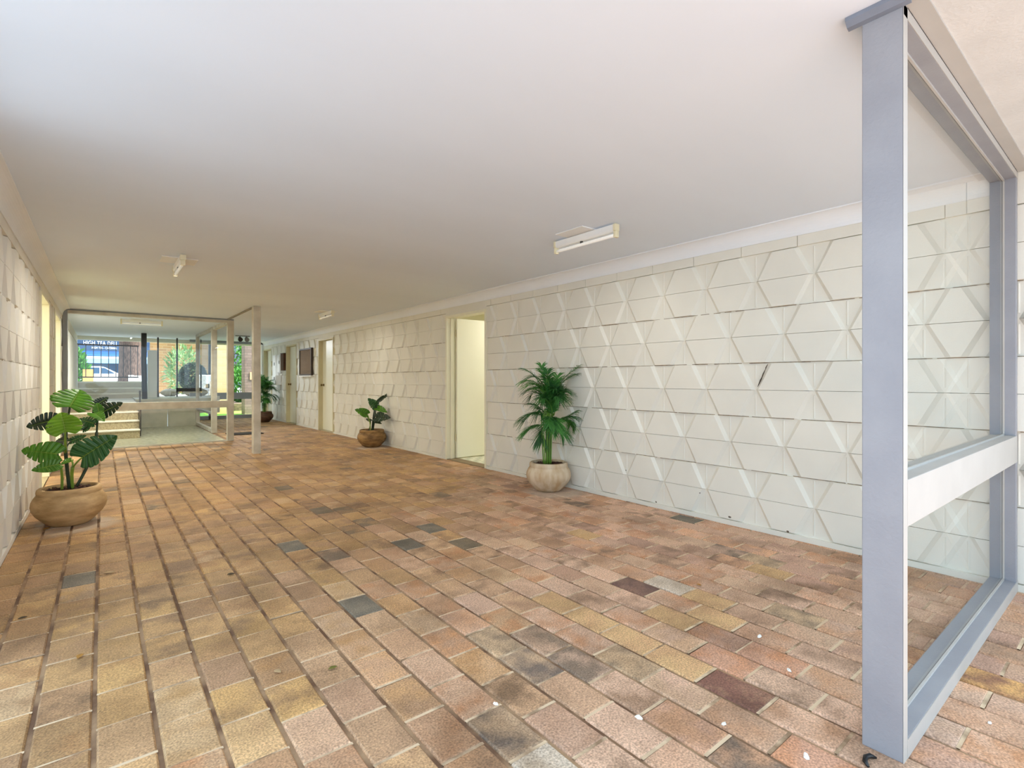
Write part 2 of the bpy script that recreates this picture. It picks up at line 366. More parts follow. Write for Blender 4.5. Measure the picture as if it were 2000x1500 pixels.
# ------------------------------------------------------------------ block walls
ROW0 = 2.038
def clipy(poly, y0, y1):
    for (lim, sg) in ((y0, 1), (y1, -1)):
        out = []
        for i in range(len(poly)):
            a, b = poly[i - 1], poly[i]
            ia, ib = (a[0] - lim) * sg >= 0, (b[0] - lim) * sg >= 0
            if ia != ib:
                t = (lim - a[0]) / (b[0] - a[0]); out.append(tuple(a[q] + (b[q] - a[q]) * t for q in range(3)))
            if ib: out.append(b)
        poly = out
        if len(poly) < 3: return []
    return poly
def block_wall(name, label, xf, nx, segs, phase, lintels, mats):
    mb = MB(); D = 0.021; rb = random.Random(3)
    def add(poly, y0, y1, m=0):
        p = clipy(poly, y0, y1)
        if len(p) >= 3: mb.poly([(xf - nx * q[2], q[0], q[1]) for q in p], m)
    for (y0, y1) in segs:
        xa, xb = xf - nx * D, xf - nx * 0.16
        mb.box(min(xa, xb), y0, -0.15, max(xa, xb), y1, 2.40)
        # smooth foot and the plain course on top
        mb.box(min(xf, xa), y0, -0.02, max(xf, xa), y1, 0.034)
        for k in range(5):
            zt = ROW0 - 0.4 * k; zm = zt - 0.2; zb = zt - 0.4
            c0 = phase + (0.0 if k % 2 == 0 else -0.2)
            n0 = math.floor((y0 - c0) / 0.4) - 1; n1 = math.ceil((y1 - c0) / 0.4) + 1
            for n in range(n0, n1):
                c = c0 + 0.4 * n; b = 0.026; jr = rb.uniform(-0.0015, 0.0015)
                for (za, zc) in ((zm, zt), (zm, zb)):
                    sg = 1 if zc > za else -1
                    tz = zc - sg * 0.0022; tzf = zc - sg * 0.0045; bz = za + sg * 0.0004; bzf = za + sg * 0.0014
                    base = [(c + .002, bz), (c + .398, bz), (c + .302, tz), (c + .098, tz)]
                    face = [(c + b, bzf), (c + .4 - b, bzf), (c + .302 - b * 1.05, tzf), (c + .098 + b * 1.05, tzf)]
                    B3 = [(p[0], p[1], D) for p in base]; F3 = [(p[0], p[1], 0.0 + jr) for p in face]
                    add(F3, y0, y1)
                    for i in range(4):
                        j = (i + 1) % 4
                        add([B3[i], B3[j], F3[j], F3[i]], y0, y1)
                    # thin upright rib of mortar in the recessed triangle
                    r = 0.0042; z1_, z2_ = za + sg * 0.03, zc - sg * 0.012
                    add([(c - r * 1.7, z1_, D), (c - r * .5, z1_, D - .0045), (c - r * .5, z2_, D - .0045), (c - r * 1.7, z2_, D)], y0, y1)
                    add([(c - r * .5, z1_, D - .0045), (c + r * .5, z1_, D - .0045), (c + r * .5, z2_, D - .0045), (c - r * .5, z2_, D - .0045)], y0, y1)
                    add([(c + r * .5, z1_, D - .0045), (c + r * 1.7, z1_, D), (c + r * 1.7, z2_, D), (c + r * .5, z2_, D - .0045)], y0, y1)
            # dirt lodged in the bed joint, broken into random lengths
            y = y0
            while y < y1:
                ln = rb.uniform(0.05, 0.45); hh = rb.uniform(0.0012, 0.0036)
                ye = min(y1, y + ln)
                if k > 0: add([(y, zt - hh, D - .0022), (ye, zt - hh, D - .0022), (ye, zt + hh, D - .0022), (y, zt + hh, D - .0022)], y0, y1, 1)
                y = ye + rb.uniform(0.0, 0.06)
        y = math.floor((y0 - phase) / 0.4) * 0.4 + phase + 0.1
        while y < y1:
            a, e = max(y + .002, y0), min(y + .398, y1)
            if e - a > 0.01: mb.box(min(xf, xa), a, ROW0 + .003, max(xf, xa), e, 2.30)
            y += 0.4
    for (y0, y1) in lintels:
        xb = xf - nx * 0.16
        mb.box(min(xf, xb), y0, 2.0, max(xf, xb), y1, 2.40)
    o = mb.build(name, mats, recalc=True)
    return tag(o, label, 'wall', kind='structure')
OPR = [(5.25, 6.22), (10.70, 11.64), (13.29, 14.19), (15.70, 16.58)]
def segs_of(ya, yb, ops):
    s, y = [], ya
    for a, b in ops: s.append((y, a)); y = b
    s.append((y, yb)); return s
wr = block_wall('wall_right', 'long cream painted block wall with raised hexagon pattern, right side of breezeway', XR, -1, segs_of(-0.6, 17.0, OPR), 0.257, OPR, [M['wall'], M['wall_dirt']])
OPL = [(6.93, 7.96), (8.92, 10.02)]
block_wall('wall_left', 'cream patterned block wall along the left side behind the big-leaved plant', XL, 1, segs_of(3.0, 17.0, OPL), 0.10, OPL, [M['wall_l'], M['wall_dirt']])  # near end left off out of view so skylight fills the hall

mb = MB(); _c = [(1.762, 1.228), (1.775, 1.205), (1.779, 1.19), (1.795, 1.158), (1.806, 1.128), (1.815, 1.11), (1.836, 1.062)]
mb.tube([(XR + .006, y, z) for y, z in _c], [.0015, .0035, .002, .004, .0035, .005, .0015], 8)
tag(mb.build('crack', mat('dark_crack', '54463a', .95, .2, 40), wr), 'dark crack along one recessed edge')
mb = MB(); rb = random.Random(21)
for (y, z, r) in ((1.155, .075, .016), (2.72, .05, .010), (2.05, .06, .013), (3.05, .28, .008), (1.62, .045, .012), (4.2, .06, .009), (2.3, .2, .007)):
    n = 8; mb.poly([(XR - .0006, y + r * rb.uniform(.5, 1.2) * math.cos(6.283 * k / n), z + .7 * r * rb.uniform(.5, 1.2) * math.sin(6.283 * k / n)) for k in range(n)])
tag(mb.build('paint_flaw', mat('flaw_dark', '6b5f52', .95, .2, 40), wr, recalc=False), 'dark flaked spots near the wall foot')
# ceiling, cornices
mb = MB(); mb.box(-0.65, -0.35, 2.225, 4.0, 16.95, 2.42)
tag(mb.build('ceiling', M['ceil']), 'flat white painted ceiling over the whole breezeway', 'ceiling', kind='structure')
def cornice(name, xf, nx, y0, y1, label):
    prof = [(0, 2.114), (0.006, 2.114)]
    for i in range(9):
        a = math.pi / 2 * i / 8
        prof.append((0.084 - 0.078 * math.cos(a) * 1.0 + 0.0, 2.122 + 0.092 * math.sin(a) if False else 2.122 + 0.094 * (1 - math.cos(math.asin(min(1, (0.078 - 0.078 * math.cos(a)) / 0.078)))) ))
    # concave cove between the wall lip and the ceiling lip
    prof = [(0, 2.114), (0.007, 2.114), (0.007, 2.120)]
    for i in range(1, 9):
        t = i / 9; a = math.pi / 2 * t
        prof.append((0.082 - 0.075 * math.cos(a), 2.217 - 0.097 * (1 - math.sin(a))))
    prof += [(0.082, 2.217), (0.091, 2.217), (0.091, 2.225), (0, 2.225)]
    mb = MB(); mb.prism([(xf + nx * p[0], p[1]) for p in prof], 'y', y0, y1)
    tag(mb.build(name, M['cornice']), label, 'cornice', kind='structure')
cornice('trim_1', XR, -1, 0.565, 16.6, 'white coved cornice along the top of the right wall')
cornice('trim_2', XL, 1, 2.2, 10.55, 'white coved cornice along the top of the left wall')

# ------------------------------------------------------------------ glazed screen in the foreground
YF, YB, XP = 0.458, 0.562, 1.815
t = thing('glazed_screen', 'blue-grey timber framed glass screen in the right foreground', 'glass screen', (2.8, 0.51, 0))
L0 = (2.8, 0.51, 0)
mb = MB(); mb.box(XP, YF, 0, XP + .035, YB, 2.2245); rel(mb.build('post', [M['blue']], t, bevel=.003), L0)
mb = MB(); mb.box(XP - .0005, YF - .0015, 0.001, XP + .035, YF, 2.2235); rel(tag(mb.build('edge_strip', M['screenwhite'], t), 'cream painted front edge of the post'), L0)
mb = MB(); mb.box(XR - .042, YF, 0, XR - .001, YB, 2.222); rel(mb.build('wall_jamb', M['blue'], t, bevel=.003), L0)
mb = MB(); mb.box(XP + .035, YF, 2.172, XR - .042, YB, 2.205); rel(mb.build('top_rail', M['blue'], t, bevel=.002), L0)
mb = MB(); mb.box(XP, YF - .0015, 2.172, XR - .003, YF, 2.2035); rel(tag(mb.build('edge_strip', M['screenwhite'], t), 'cream painted front edge of the head'), L0)
mb = MB(); mb.box(XP + .035, YF + .014, 2.205, XR - .042, YB - .01, 2.2245); rel(mb.build('packing_strip', M['blue'], t), L0)
mb = MB(); mb.box(XP + .035, YF, 0.0, XR - .042, YB, 0.055); rel(mb.build('bottom_rail', M['blue'], t, bevel=.002), L0)
mb = MB(); mb.box(XP + .034, YF - .002, 0.0, XR - .003, YF + .0, 0.0545); rel(tag(mb.build('edge_strip', M['screenwhite'], t), 'cream painted front edge of the sill'), L0)
mb = MB(); mb.box(XP + .034, YF - .003, 0.682, XR - .036, YB - .006, 0.820); rel(tag(mb.build('middle_rail', M['screenwhite'], t, bevel=.002), 'wide cream middle rail'), L0)
mb = MB(); yg = 0.513
for (z0, z1) in ((0.055, 0.682), (0.82, 2.172)):
    for (a0, b0, a1, b1) in ((XP + .035, z0, XR - .042, z0 + .008), (XP + .035, z1 - .008, XR - .042, z1), (XP + .035, z0, XP + .041, z1), (XR - .048, z0, XR - .042, z1)):
        mb.box(a0, yg - .011, b0, a1, yg - .004, b1)
rel(tag(mb.build('glazing_bead', M['screenwhite'], t), 'thin cream beads round the panes'), L0)
for (z0, z1) in ((0.058, 0.680), (0.822, 2.170)):
    mb = MB(); mb.box(XP + .037, yg - .003, z0, XR - .044, yg + .003, z1); rel(mb.build('glass_pane', M['glass'], t), L0)
mb = MB(); mb.prism([(XP - .030, 2.2245), (XP - .030, 2.212), (XP - .016, 2.198), (XP, 2.194), (XP, 2.2245)], 'y', YF - .02, YB + .035)
rel(tag(mb.build('moulding', mat('grey_moulding', '7d8492', 0.5, 0.08, 8), t), 'grey quarter-round bead at the post head'), L0)
mb = MB(); mb.box(XP - .02, 0.408, 2.207, XR - .002, YF - .002, 2.2245)
tag(mb.build('trim_3', M['screenwhite']), 'cream batten on the ceiling just outside the foreground glass screen', 'ceiling batten', kind='structure')

mb = MB(); mb.box(XP - .02, -0.35, 2.215, XR - .001, 0.408, 2.2245)
tag(mb.build('soffit', mat('rough_soffit', 'd6d7d6', .9, .04, 5, .45, 90, bdist=.004)), 'rough stuccoed soffit outside the foreground glass screen', 'soffit', kind='structure')
# ------------------------------------------------------------------ slim post and ceiling strip
mb = MB(); mb.box(1.784, 8.445, 0, 1.884, 8.575, 2.2245)
tag(mb.build('support_post', M['greyframe'], bevel=.004), 'slim grey-beige square post standing alone mid breezeway', 'post')
mb = MB(); mb.box(1.785, 8.58, 2.205, 1.82, 10.54, 2.2245)
tag(mb.build('trim_4', mat('brown_strip', '8f887d', 0.6, 0.1, 6)), 'narrow grey strip on the ceiling from the slim post to the glazed lobby', 'ceiling strip', kind='structure')

# ------------------------------------------------------------------ doors
def frame_bars(mb, xf, nx, y0, y1, ztop, depth=0.14, w=0.03, proud=0.008, m=0):
    xa, xb = xf + nx * proud, xf - nx * depth
    lo, hi = min(xa, xb), max(xa, xb)
    mb.box(lo, y0 - .003, 0, hi, y0 + w, ztop, m); mb.box(lo, y1 - w, 0, hi, y1 + .003, ztop, m); mb.box(lo, y0 + w, ztop - w, hi, y1 - w, ztop + .002, m)
def knob(parent, L, x, y, z, nx):
    mb = MB(); 
    mb.tube([(x, y, z), (x + nx * .012, y, z), (x + nx * .014, y, z), (x + nx * .04, y, z), (x + nx * .045, y, z), (x + nx * .062, y, z), (x + nx * .07, y, z)],
            [.028, .028, .011, .011, .024, .027, .016], 14)
    return rel(mb.build('door_knob', M['brass'], parent, smooth=True), L)
def open_side(t, L, xf, nx, y0, y1):
    mb = MB(); mb.box(xf - .16, y0 + .03, -.01, xf, y1 - .03, 0.008); rel(mb.build('door_sill', M['step'], t), L)
    mb = MB(); mb.box(xf - .95, y1 - .035, 0.015, xf - .14, y1 + .003, 1.97); rel(mb.build('door_leaf', M['cream'], t, bevel=.002), L)
    return t
def closed_door(name, label, xf, nx, y0, y1, recess, fm, lm, kn=True, ztop=2.005, leaf=True):
    L = (xf, (y0 + y1) / 2, 0)
    t = thing(name, label, 'door', L, kind='structure')
    mb = MB(); frame_bars(mb, xf, nx, y0, y1, ztop, depth=recess + .05); rel(mb.build('door_frame', fm, t, bevel=.003), L)
    if not leaf: return open_side(t, L, xf, nx, y0, y1)
    mb = MB(); xa, xb = xf - nx * recess, xf - nx * (recess + .04)
    mb.box(min(xa, xb), y0 + .034, 0.012, max(xa, xb), y1 - .034, ztop - .034); rel(mb.build('door_leaf', lm, t, bevel=.002), L)
    if kn: knob(t, L, xa, y1 - .11, 1.0, nx)
    mb = MB(); x2 = xf - nx * (recess + .05); mb.box(min(xf, x2) , y0 + .03, -.01, max(xf, x2), y1 - .03, 0.008)
    rel(mb.build('door_sill', M['step'], t), L)
    return t
closed_door('door_2', 'closed white door with brass knob, behind the mid-hall potted plant', XR, -1, 10.70, 11.64, 0.085, M['olive'], M['doorcream'])
closed_door('door_3', 'closed white door between the brown pinboard and the white letter boxes', XR, -1, 13.29, 14.19, 0.085, M['olive'], M['doorcream'])
closed_door('door_4', 'farthest door opening in right wall behind the far palm', XR, -1, 15.70, 16.58, 0.10, M['olive'], M['cream'], kn=False)
closed_door('door_5', 'pale yellow door frame in left wall behind the big-leaved plant', XL, 1, 6.93, 7.96, 0.10, M['cream'], M['cream'], leaf=False)
closed_door('door_6', 'pale yellow door frame in left wall beside the glazed lobby', XL, 1, 8.92, 10.02, 0.10, M['cream'], M['cream'], leaf=False)
mb = MB(); xw = XL - .165  # unseen side room, added to hold the fill lamps for the hall
mb.box(-3.4, 6.2, 2.32, xw, 10.5, 2.41); mb.box(-3.5, 6.2, -.05, -3.4, 10.5, 2.41); mb.box(-3.4, 6.1, -.05, xw, 6.2, 2.41); mb.box(-3.4, 10.5, -.05, xw, 10.6, 2.41)
tag(mb.build('wall_fill_room', M['cream']), 'unseen cream side room added behind the left wall doorways for fill lamps', 'room walls', kind='structure')
mb = MB(); mb.box(-3.4, 6.2, -.1, xw, 10.5, 0.004); tag(mb.build('floor_fill_room', M['tile']), 'tiled floor of the unseen fill-lamp room added behind the left wall', 'floor', kind='structure')
# the open door and the room behind it
L = (XR, 5.735, 0)
t = thing('door_1', 'open cream door swung into the bright side room, left of the potted palm', 'door', L, kind='structure')
mb = MB(); frame_bars(mb, XR, -1, 5.25, 6.22, 2.005, depth=0.13, w=0.032); 
mb.box(XR + .05, 6.165, 0, XR + .11, 6.188, 1.975); mb.box(XR + .05, 5.282, 0, XR + .11, 5.30, 1.975)
rel(mb.build('door_frame', M['cream'], t, bevel=.003), L)
mb = MB(); mb.box(3.905, 6.13, 0.02, 4.74, 6.168, 1.975); lf = rel(mb.build('door_leaf', M['doorcream'], t, bevel=.002), L)
for z in (0.25, 1.72):
    mb = MB(); mb.tube([(3.895, 6.15, z), (3.895, 6.15, z + .1)], .008, 10); rel(mb.build('hinge', M['olive'], t), L)
mb = MB(); mb.tube([(4.68, 6.13, 1.02), (4.68, 6.10, 1.02), (4.62, 6.085, 1.02), (4.56, 6.085, 1.02)], .009, 10); rel(tag(mb.build('door_handle', M['brass'], t, smooth=True), 'small dark lever handle'), L)
mb = MB(); mb.box(XR - .004, 5.282, -.01, XR + .15, 6.188, 0.010); rel(tag(mb.build('door_sill', mat('brown_sill', '8d7a5c', 0.8, 0.1, 9), t), 'brown threshold strip'), L)
mb = MB(); mb.box(3.935, 4.6, 2.30, 6.4, 7.6, 2.40); mb.box(3.937, 4.5, -.05, 6.4, 4.6, 2.40); mb.box(3.937, 7.6, -.05, 6.4, 7.7, 2.40); mb.box(6.3, 4.6, -.05, 6.4, 7.6, 2.40)
tag(mb.build('wall_room', M['cream']), 'pale cream walls and ceiling of the side room seen through the open door', 'room walls', kind='structure')
def checker_mat():
    m, nt, b = base_mat('checker_vinyl'); L_ = nt.links
    tc = nd(nt, 'ShaderNodeTexCoord'); ck = nd(nt, 'ShaderNodeTexChecker'); ck.inputs['Scale'].default_value = 10
    ck.inputs['Color1'].default_value = lin('e4e2cf'); ck.inputs['Color2'].default_value = lin('b9bba6')
    L_.new(tc.outputs['Object'], ck.inputs['Vector']); L_.new(ck.outputs['Color'], b.inputs['Base Color']); b.inputs['Roughness'].default_value = 0.35
    return m
mb = MB(); mb.box(3.93, 4.6, -.1, 6.4, 7.6, 0.006)
tag(mb.build('floor_room', checker_mat()), 'pale chequered floor of the side room behind the open door', 'floor', kind='structure')

# ------------------------------------------------------------------ ceiling battens
def batten(label, cx, cy, along='y', zc=2.225):
    t = thing('ceiling_light', label, 'ceiling light', (cx, cy, zc), 'fluorescent tube battens on the ceiling')
    h = 0.305
    mb = MB(); mb.box(-.14, -.11, -.007, .14, .17, 0); mb.build('mounting_plate', M['white'], t, bevel=.002)
    mb = MB(); mb.prism([(-.021, -.012), (.021, -.012), (.021, -.05), (.012, -.062), (-.012, -.062), (-.021, -.05)], 'y', -h + .012, h - .012)
    mb.build('housing', M['white'], t, bevel=.001)
    for s in (-1, 1):
        mb = MB(); mb.box(-.023, s * h - .012, -.058, .023, s * h + .012, -.010); mb.box(-.017, s * h - .012, -.105, .017, s * h + .012, -.058)
        mb.build('end_cap', M['capcream'], t, bevel=.003)
    mb = MB(); mb.tube([(0, -h + .012, -.086), (0, -h + .05, -.086), (0, h - .05, -.086), (0, h - .012, -.086)], .0128, 16)
    mb.build('tube', M['tube'], t, smooth=True)
    mb = MB(); mb.tube([(0, .03, -.062), (0, .03, -.078)], .012, 10); mb.build('starter', M['darkmetal'], t)
    if along == 'x': t.rotation_euler.z = math.pi / 2
    return t
batten('white tube batten on the ceiling above the potted palm, nearest of them', 2.845, 2.69)
batten('white tube batten seen end-on high on the left of the ceiling', 0.562, 5.65)
batten('small white tube batten on the ceiling above the mid-hall plant', 2.86, 8.43)
batten('white tube batten inside the glazed lobby ceiling', 0.585, 11.66, 'x')

# ------------------------------------------------------------------ glazed lobby
YL = 10.55
L0 = (0.7, YL, 0)
t = thing('lobby_screen', 'grey framed glass front of the entrance lobby with a wide middle rail', 'glass screen', L0)
mb = MB(); mb.box(XL + .002, YL, 0, XL + .062, YL + .1, 2.2); rel(tag(mb.build('post', M['greymetal'], t, bevel=.003), 'dark grey post against the left wall'), L0)
mb = MB(); mb.box(1.795, YL, 0, 1.90, YL + .1, 2.2); rel(mb.build('post', M['greyframe'], t, bevel=.003), L0)
mb = MB(); mb.box(XL + .062, YL, 2.155, 1.795, YL + .1, 2.2); rel(mb.build('top_rail', M['greyframe'], t, bevel=.003), L0)
mb = MB(); mb.box(XL + .002, YL + .02, 2.2, 1.90, YL + .08, 2.2245); rel(mb.build('packing_strip', M['greymetal'], t), L0)
mb = MB(); mb.box(XL + .062, YL - .003, 0.615, 1.795, YL + .1, 0.735); rel(mb.build('middle_rail', M['greyframe'], t, bevel=.003), L0)
mb = MB(); mb.box(XL + .062, YL + .03, -.005, 1.795, YL + .07, 0.018); rel(mb.build('bottom_channel', M['greyframe'], t), L0)
for (z0, z1) in ((0.018, 0.615), (0.735, 2.155)):
    mb = MB(); mb.box(XL + .06, YL + .047, z0, 1.797, YL + .053, z1); rel(mb.build('glass_pane', M['glass'], t), L0)
L0 = (1.85, 13.5, 0)
t = thing('lobby_side_screen', 'grey framed glass side of the entrance lobby facing the back passage', 'glass screen', L0)
mb = MB(); mb.box(1.80, 12.30, 0, 1.90, 12.42, 2.22); rel(mb.build('post', M['greyframe'], t, bevel=.003), L0)
mb = MB(); mb.box(1.82, 14.72, 0, 1.90, 14.80, 2.22); rel(mb.build('post', M['greyframe'], t, bevel=.003), L0)
mb = MB(); mb.box(1.82, 12.42, 0, 1.89, 14.72, 0.07); rel(mb.build('bottom_rail', M['greyframe'], t), L0)
mb = MB(); mb.box(1.82, 12.42, 0.38, 1.89, 14.72, 0.42); rel(mb.build('middle_rail', M['greymetal'], t), L0)
mb = MB(); mb.box(1.82, YL + .1, 2.16, 1.89, 14.80, 2.2245); rel(mb.build('top_rail', M['greyframe'], t), L0)
mb = MB(); mb.box(1.852, 12.43, .42, 1.858, 14.71, 2.16); rel(mb.build('glass_pane', M['glass'], t), L0)
mb = MB(); mb.box(XL, YL - .02, -.12, 1.80, 14.85, -.003)
tag(mb.build('floor_lobby', M['tile']), 'polished grey-green tiled floor of the glazed entrance lobby', 'floor', kind='structure')
# steps
L0 = (0.05, 12.2, 0)
t = thing('entrance_steps', 'flight of terrazzo steps with white nosings inside the lobby', 'steps', L0)
for i in range(4):
    y = 12.2 + .28 * i; z = .16 * (i + 1)
    mb = MB(); mb.box(XL + .002, y, z - .16 if i else -.002, 0.58, y + .28 if i < 3 else 14.8, z - .022); s_ = rel(mb.build('step', M['step'], t), L0)
    mb = MB(); mb.box(XL + .002, y - .012, z - .022, 0.585, y + .28 if i < 3 else 14.8, z); rel(mb.build('nosing', M['nosing'], s_, bevel=.003), L0)
mb = MB(); mb.box(.585, 12.6, 0, .615, 12.64, .9); mb.box(.585, 12.2, .12, .60, 14.8, .64)
rel(mb.build('side_panel', M['darkmetal'], t), L0)
mb = MB(); mb.box(0.62, 14.8, -.05, 1.24, 14.9, .62); mb.box(1.25, 14.8, -.05, 1.90, 14.9, .62); mb.box(.62, 14.79, .62, 1.9, 16.4, .66)
tag(mb.build('wall_back', M['panel']), 'low pale panelled wall at the back of the glazed lobby', 'wall', kind='structure')
mb = MB(); mb.box(XL - .1, 14.8, .3, 0.62, 16.42, .638); mb.box(XL - .1, 16.42, .3, 1.2, 16.72, .775); mb.box(XL - .1, 16.72, .3, 1.2, 17.0, .91); mb.box(XL - .1, 17.0, .3, 1.2, 17.5, 1.07); mb.box(1.2, 16.42, .2, 2.6, 22, .66)
tag(mb.build('landing', mat('landing_paving', 'd6cfc0', .85, .06, 3, .2, 40)), 'sunlit pale concrete landing and steps behind the lobby', 'landing', kind='structure')
mb = MB(); mb.box(-.6, 16.85, 2.13, 4.0, 16.98, 2.24)
tag(mb.build('trim_5', M['cream']), 'cream edge beam of the ceiling at the far end', 'beam', kind='structure')
mb = MB()
for (y, z) in ((16.41, .775), (16.71, .91), (16.99, 1.07)): mb.box(XL + .0, y - .015, z - .03, 1.2, y + .06, z + .004)
tag(mb.build('trim_6', M['nosing']), 'white painted nosings of the outer steps behind the lobby', 'step nosings', kind='structure')
# white ribbed lining on the left wall in the lobby
mb = MB(); 
for i in range(34): mb.box(XL + .001, 12.3 + i * .13, 0.66, XL + .012 + .006 * (i % 2), 12.3 + i * .13 + .122, 1.98)
tag(mb.build('wall_lining', M['white']), 'white vertical boards on the left wall above the lobby steps', 'boards', kind='structure')
# rear glazing above the low wall
L0 = (1.6, 16.3, .66)
t = thing('rear_screen', 'thin dark framed glazing between lobby and raised garden', 'glass screen', L0)
for x in (1.14, 1.56, 2.42):
    mb = MB(); mb.box(x, 16.28, .66, x + .035, 16.32, 2.2245); rel(mb.build('post', M['darkmetal'], t), L0)
mb = MB(); mb.box(1.56, 16.28, .80, 2.42, 16.32, .90); rel(mb.build('middle_rail', M['darkmetal'], t), L0)
mb = MB(); mb.box(1.175, 16.297, .66, 1.56, 16.303, 2.22); mb.box(1.595, 16.297, .90, 2.42, 16.303, 2.22); rel(mb.build('glass_pane', M['glass'], t), L0)
mb = MB(); mb.box(.93, 16.2, .64, 1.13, 16.3, 1.88); mb2 = mb.build('side_panel', M['white'], bevel=.004)
tag(mb2, 'narrow white door panel standing beside the black downpipe', 'door panel')
mb = MB(); mb.tube([(.79, 15.0, 2.22), (.79, 15.0, 1.5), (.80, 15.0, .95), (.805, 15.0, .66)], .055, 16)
t = mb.build('downpipe', M['black'], smooth=True); tag(t, 'thick black downpipe hanging beside the lobby steps', 'pipe')
# end screen
L0 = (2.85, 16.62, 0)
t = thing('end_screen', 'grey framed glass screen closing the far end of the passage', 'glass screen', L0)
mb = MB(); mb.box(3.715, 16.58, 0, XR - .001, 16.66, 2.22); rel(tag(mb.build('post', M['white'], t), 'white post against the right wall'), L0)
mb = MB(); mb.box(2.35, 16.58, 0, 2.43, 16.66, 2.22); rel(mb.build('post', M['greymetal'], t), L0)
mb = MB(); mb.box(1.9, 16.58, 2.16, XR, 16.66, 2.2245); rel(mb.build('top_rail', M['greymetal'], t), L0)
mb = MB(); mb.box(1.9, 16.58, .56, 3.715, 16.66, .75); rel(mb.build('middle_rail', M['greymetal'], t), L0)
mb = MB(); mb.box(1.9, 16.58, 0, 3.715, 16.66, .1); rel(mb.build('bottom_rail', M['greymetal'], t), L0)
for (z0, z1) in ((.1, .56), (.75, 2.16)):
    mb = MB(); mb.box(2.43, 16.617, z0, 3.715, 16.623, z1); rel(mb.build('glass_pane', M['glass'], t), L0)

# ------------------------------------------------------------------ items on the right wall
L0 = (XR, 12.45, 1.53)
t = thing('notice_board', 'brown cloth notice board hung on the wall between the two closed doors', 'notice board', L0)
mb = MB(); mb.box(XR - .035, 12.03, 1.25, XR - .002, 12.87, 1.815); rel(mb.build('backing', M['brown'], t), L0)
mb = MB()
for b in ((12.0, 1.215, 12.90, 1.25), (12.0, 1.815, 12.90, 1.85), (12.87, 1.25, 12.90, 1.815), (12.0, 1.25, 12.03, 1.815)): mb.box(XR - .05, b[0], b[1], XR - .002, b[2], b[3])
rel(tag(mb.build('frame', M['darkwood'], t, bevel=.002), 'dark timber frame'), L0)
mb = MB(); mb.box(XR - .055, 12.0, 1.19, XR - .002, 12.9, 1.215); rel(tag(mb.build('ledge', M['white'], t), 'white ledge under the board'), L0)
L0 = (XR, 14.4, 1.55)
t = thing('notice_board', 'small dark brown board beside the far closed door', 'notice board', L0)
mb = MB(); mb.box(XR - .06, 14.23, 1.36, XR - .002, 14.50, 1.80); rel(mb.build('backing', mat('dark_board', '5b3a24', .8, .1, 9), t, bevel=.004), L0)
mb = MB(); mb.box(XR - .066, 14.22, 1.80, XR - .001, 14.51, 1.815); rel(mb.build('cap_strip', M['darkwood'], t), L0)
def cabinet(y0, y1, z0, z1, d, label):
    L0 = (XR, (y0 + y1) / 2, z0)
    t = thing('wall_cabinet', label, 'wall box', L0)
    mb = MB(); mb.box(XR - d, y0, z0, XR - .002, y1, z1); rel(mb.build('body', M['white'], t, bevel=.004), L0)
    mb = MB(); mb.box(XR - d - .012, y0 + .02, z0 + .02, XR - d, y1 - .02, z1 - .02); rel(mb.build('door', M['white'], t, bevel=.003), L0)
    mb = MB(); mb.box(XR - d - .03, y0 + .05, (z0 + z1) / 2, XR - d - .012, y0 + .07, (z0 + z1) / 2 + .08); rel(mb.build('handle', M['greymetal'], t), L0)
cabinet(14.56, 14.84, 1.30, 1.79, .05, 'white meter box on far right wall next to the small dark board')
cabinet(14.92, 15.2, 1.22, 1.79, .08, 'taller white meter box on far right wall above the far palm')
cabinet(14.68, 15.0, 0.98, 1.24, .14, 'small white box below the two meter boxes on the right wall')
# hook on door 2 wall area, twin spotlight
L0 = (2.78, 14.36, 2.225)
t = thing('ceiling_spotlight', 'small twin spotlight fixed to the ceiling near the far exit', 'spotlight', L0)
mb = MB(); mb.box(-.16, -.05, -.02, .16, .05, 0); mb.build('base', M['greymetal'], t)
for sx, c in ((-.06, M['darkmetal']), (.09, M['greymetal'])):
    mb = MB(); mb.tube([(sx, 0, -.02), (sx, 0, -.05)], .012, 8); mb.tube([(sx, .04, -.05), (sx, -.02, -.085), (sx, -.06, -.105)], [.03, .05, .055], 14)
    mb.build('lamp_head', c, t)
mb = MB(); mb.box(2.0, 11.5, 0.001, 2.62, 12.0, 0.014)
tag(mb.build('doormat', mat('dark_mat', '2e2620', .95, .2, 40, .5, 200, bdist=.003)), 'dark doormat on the bricks beside the glazed lobby', 'doormat')

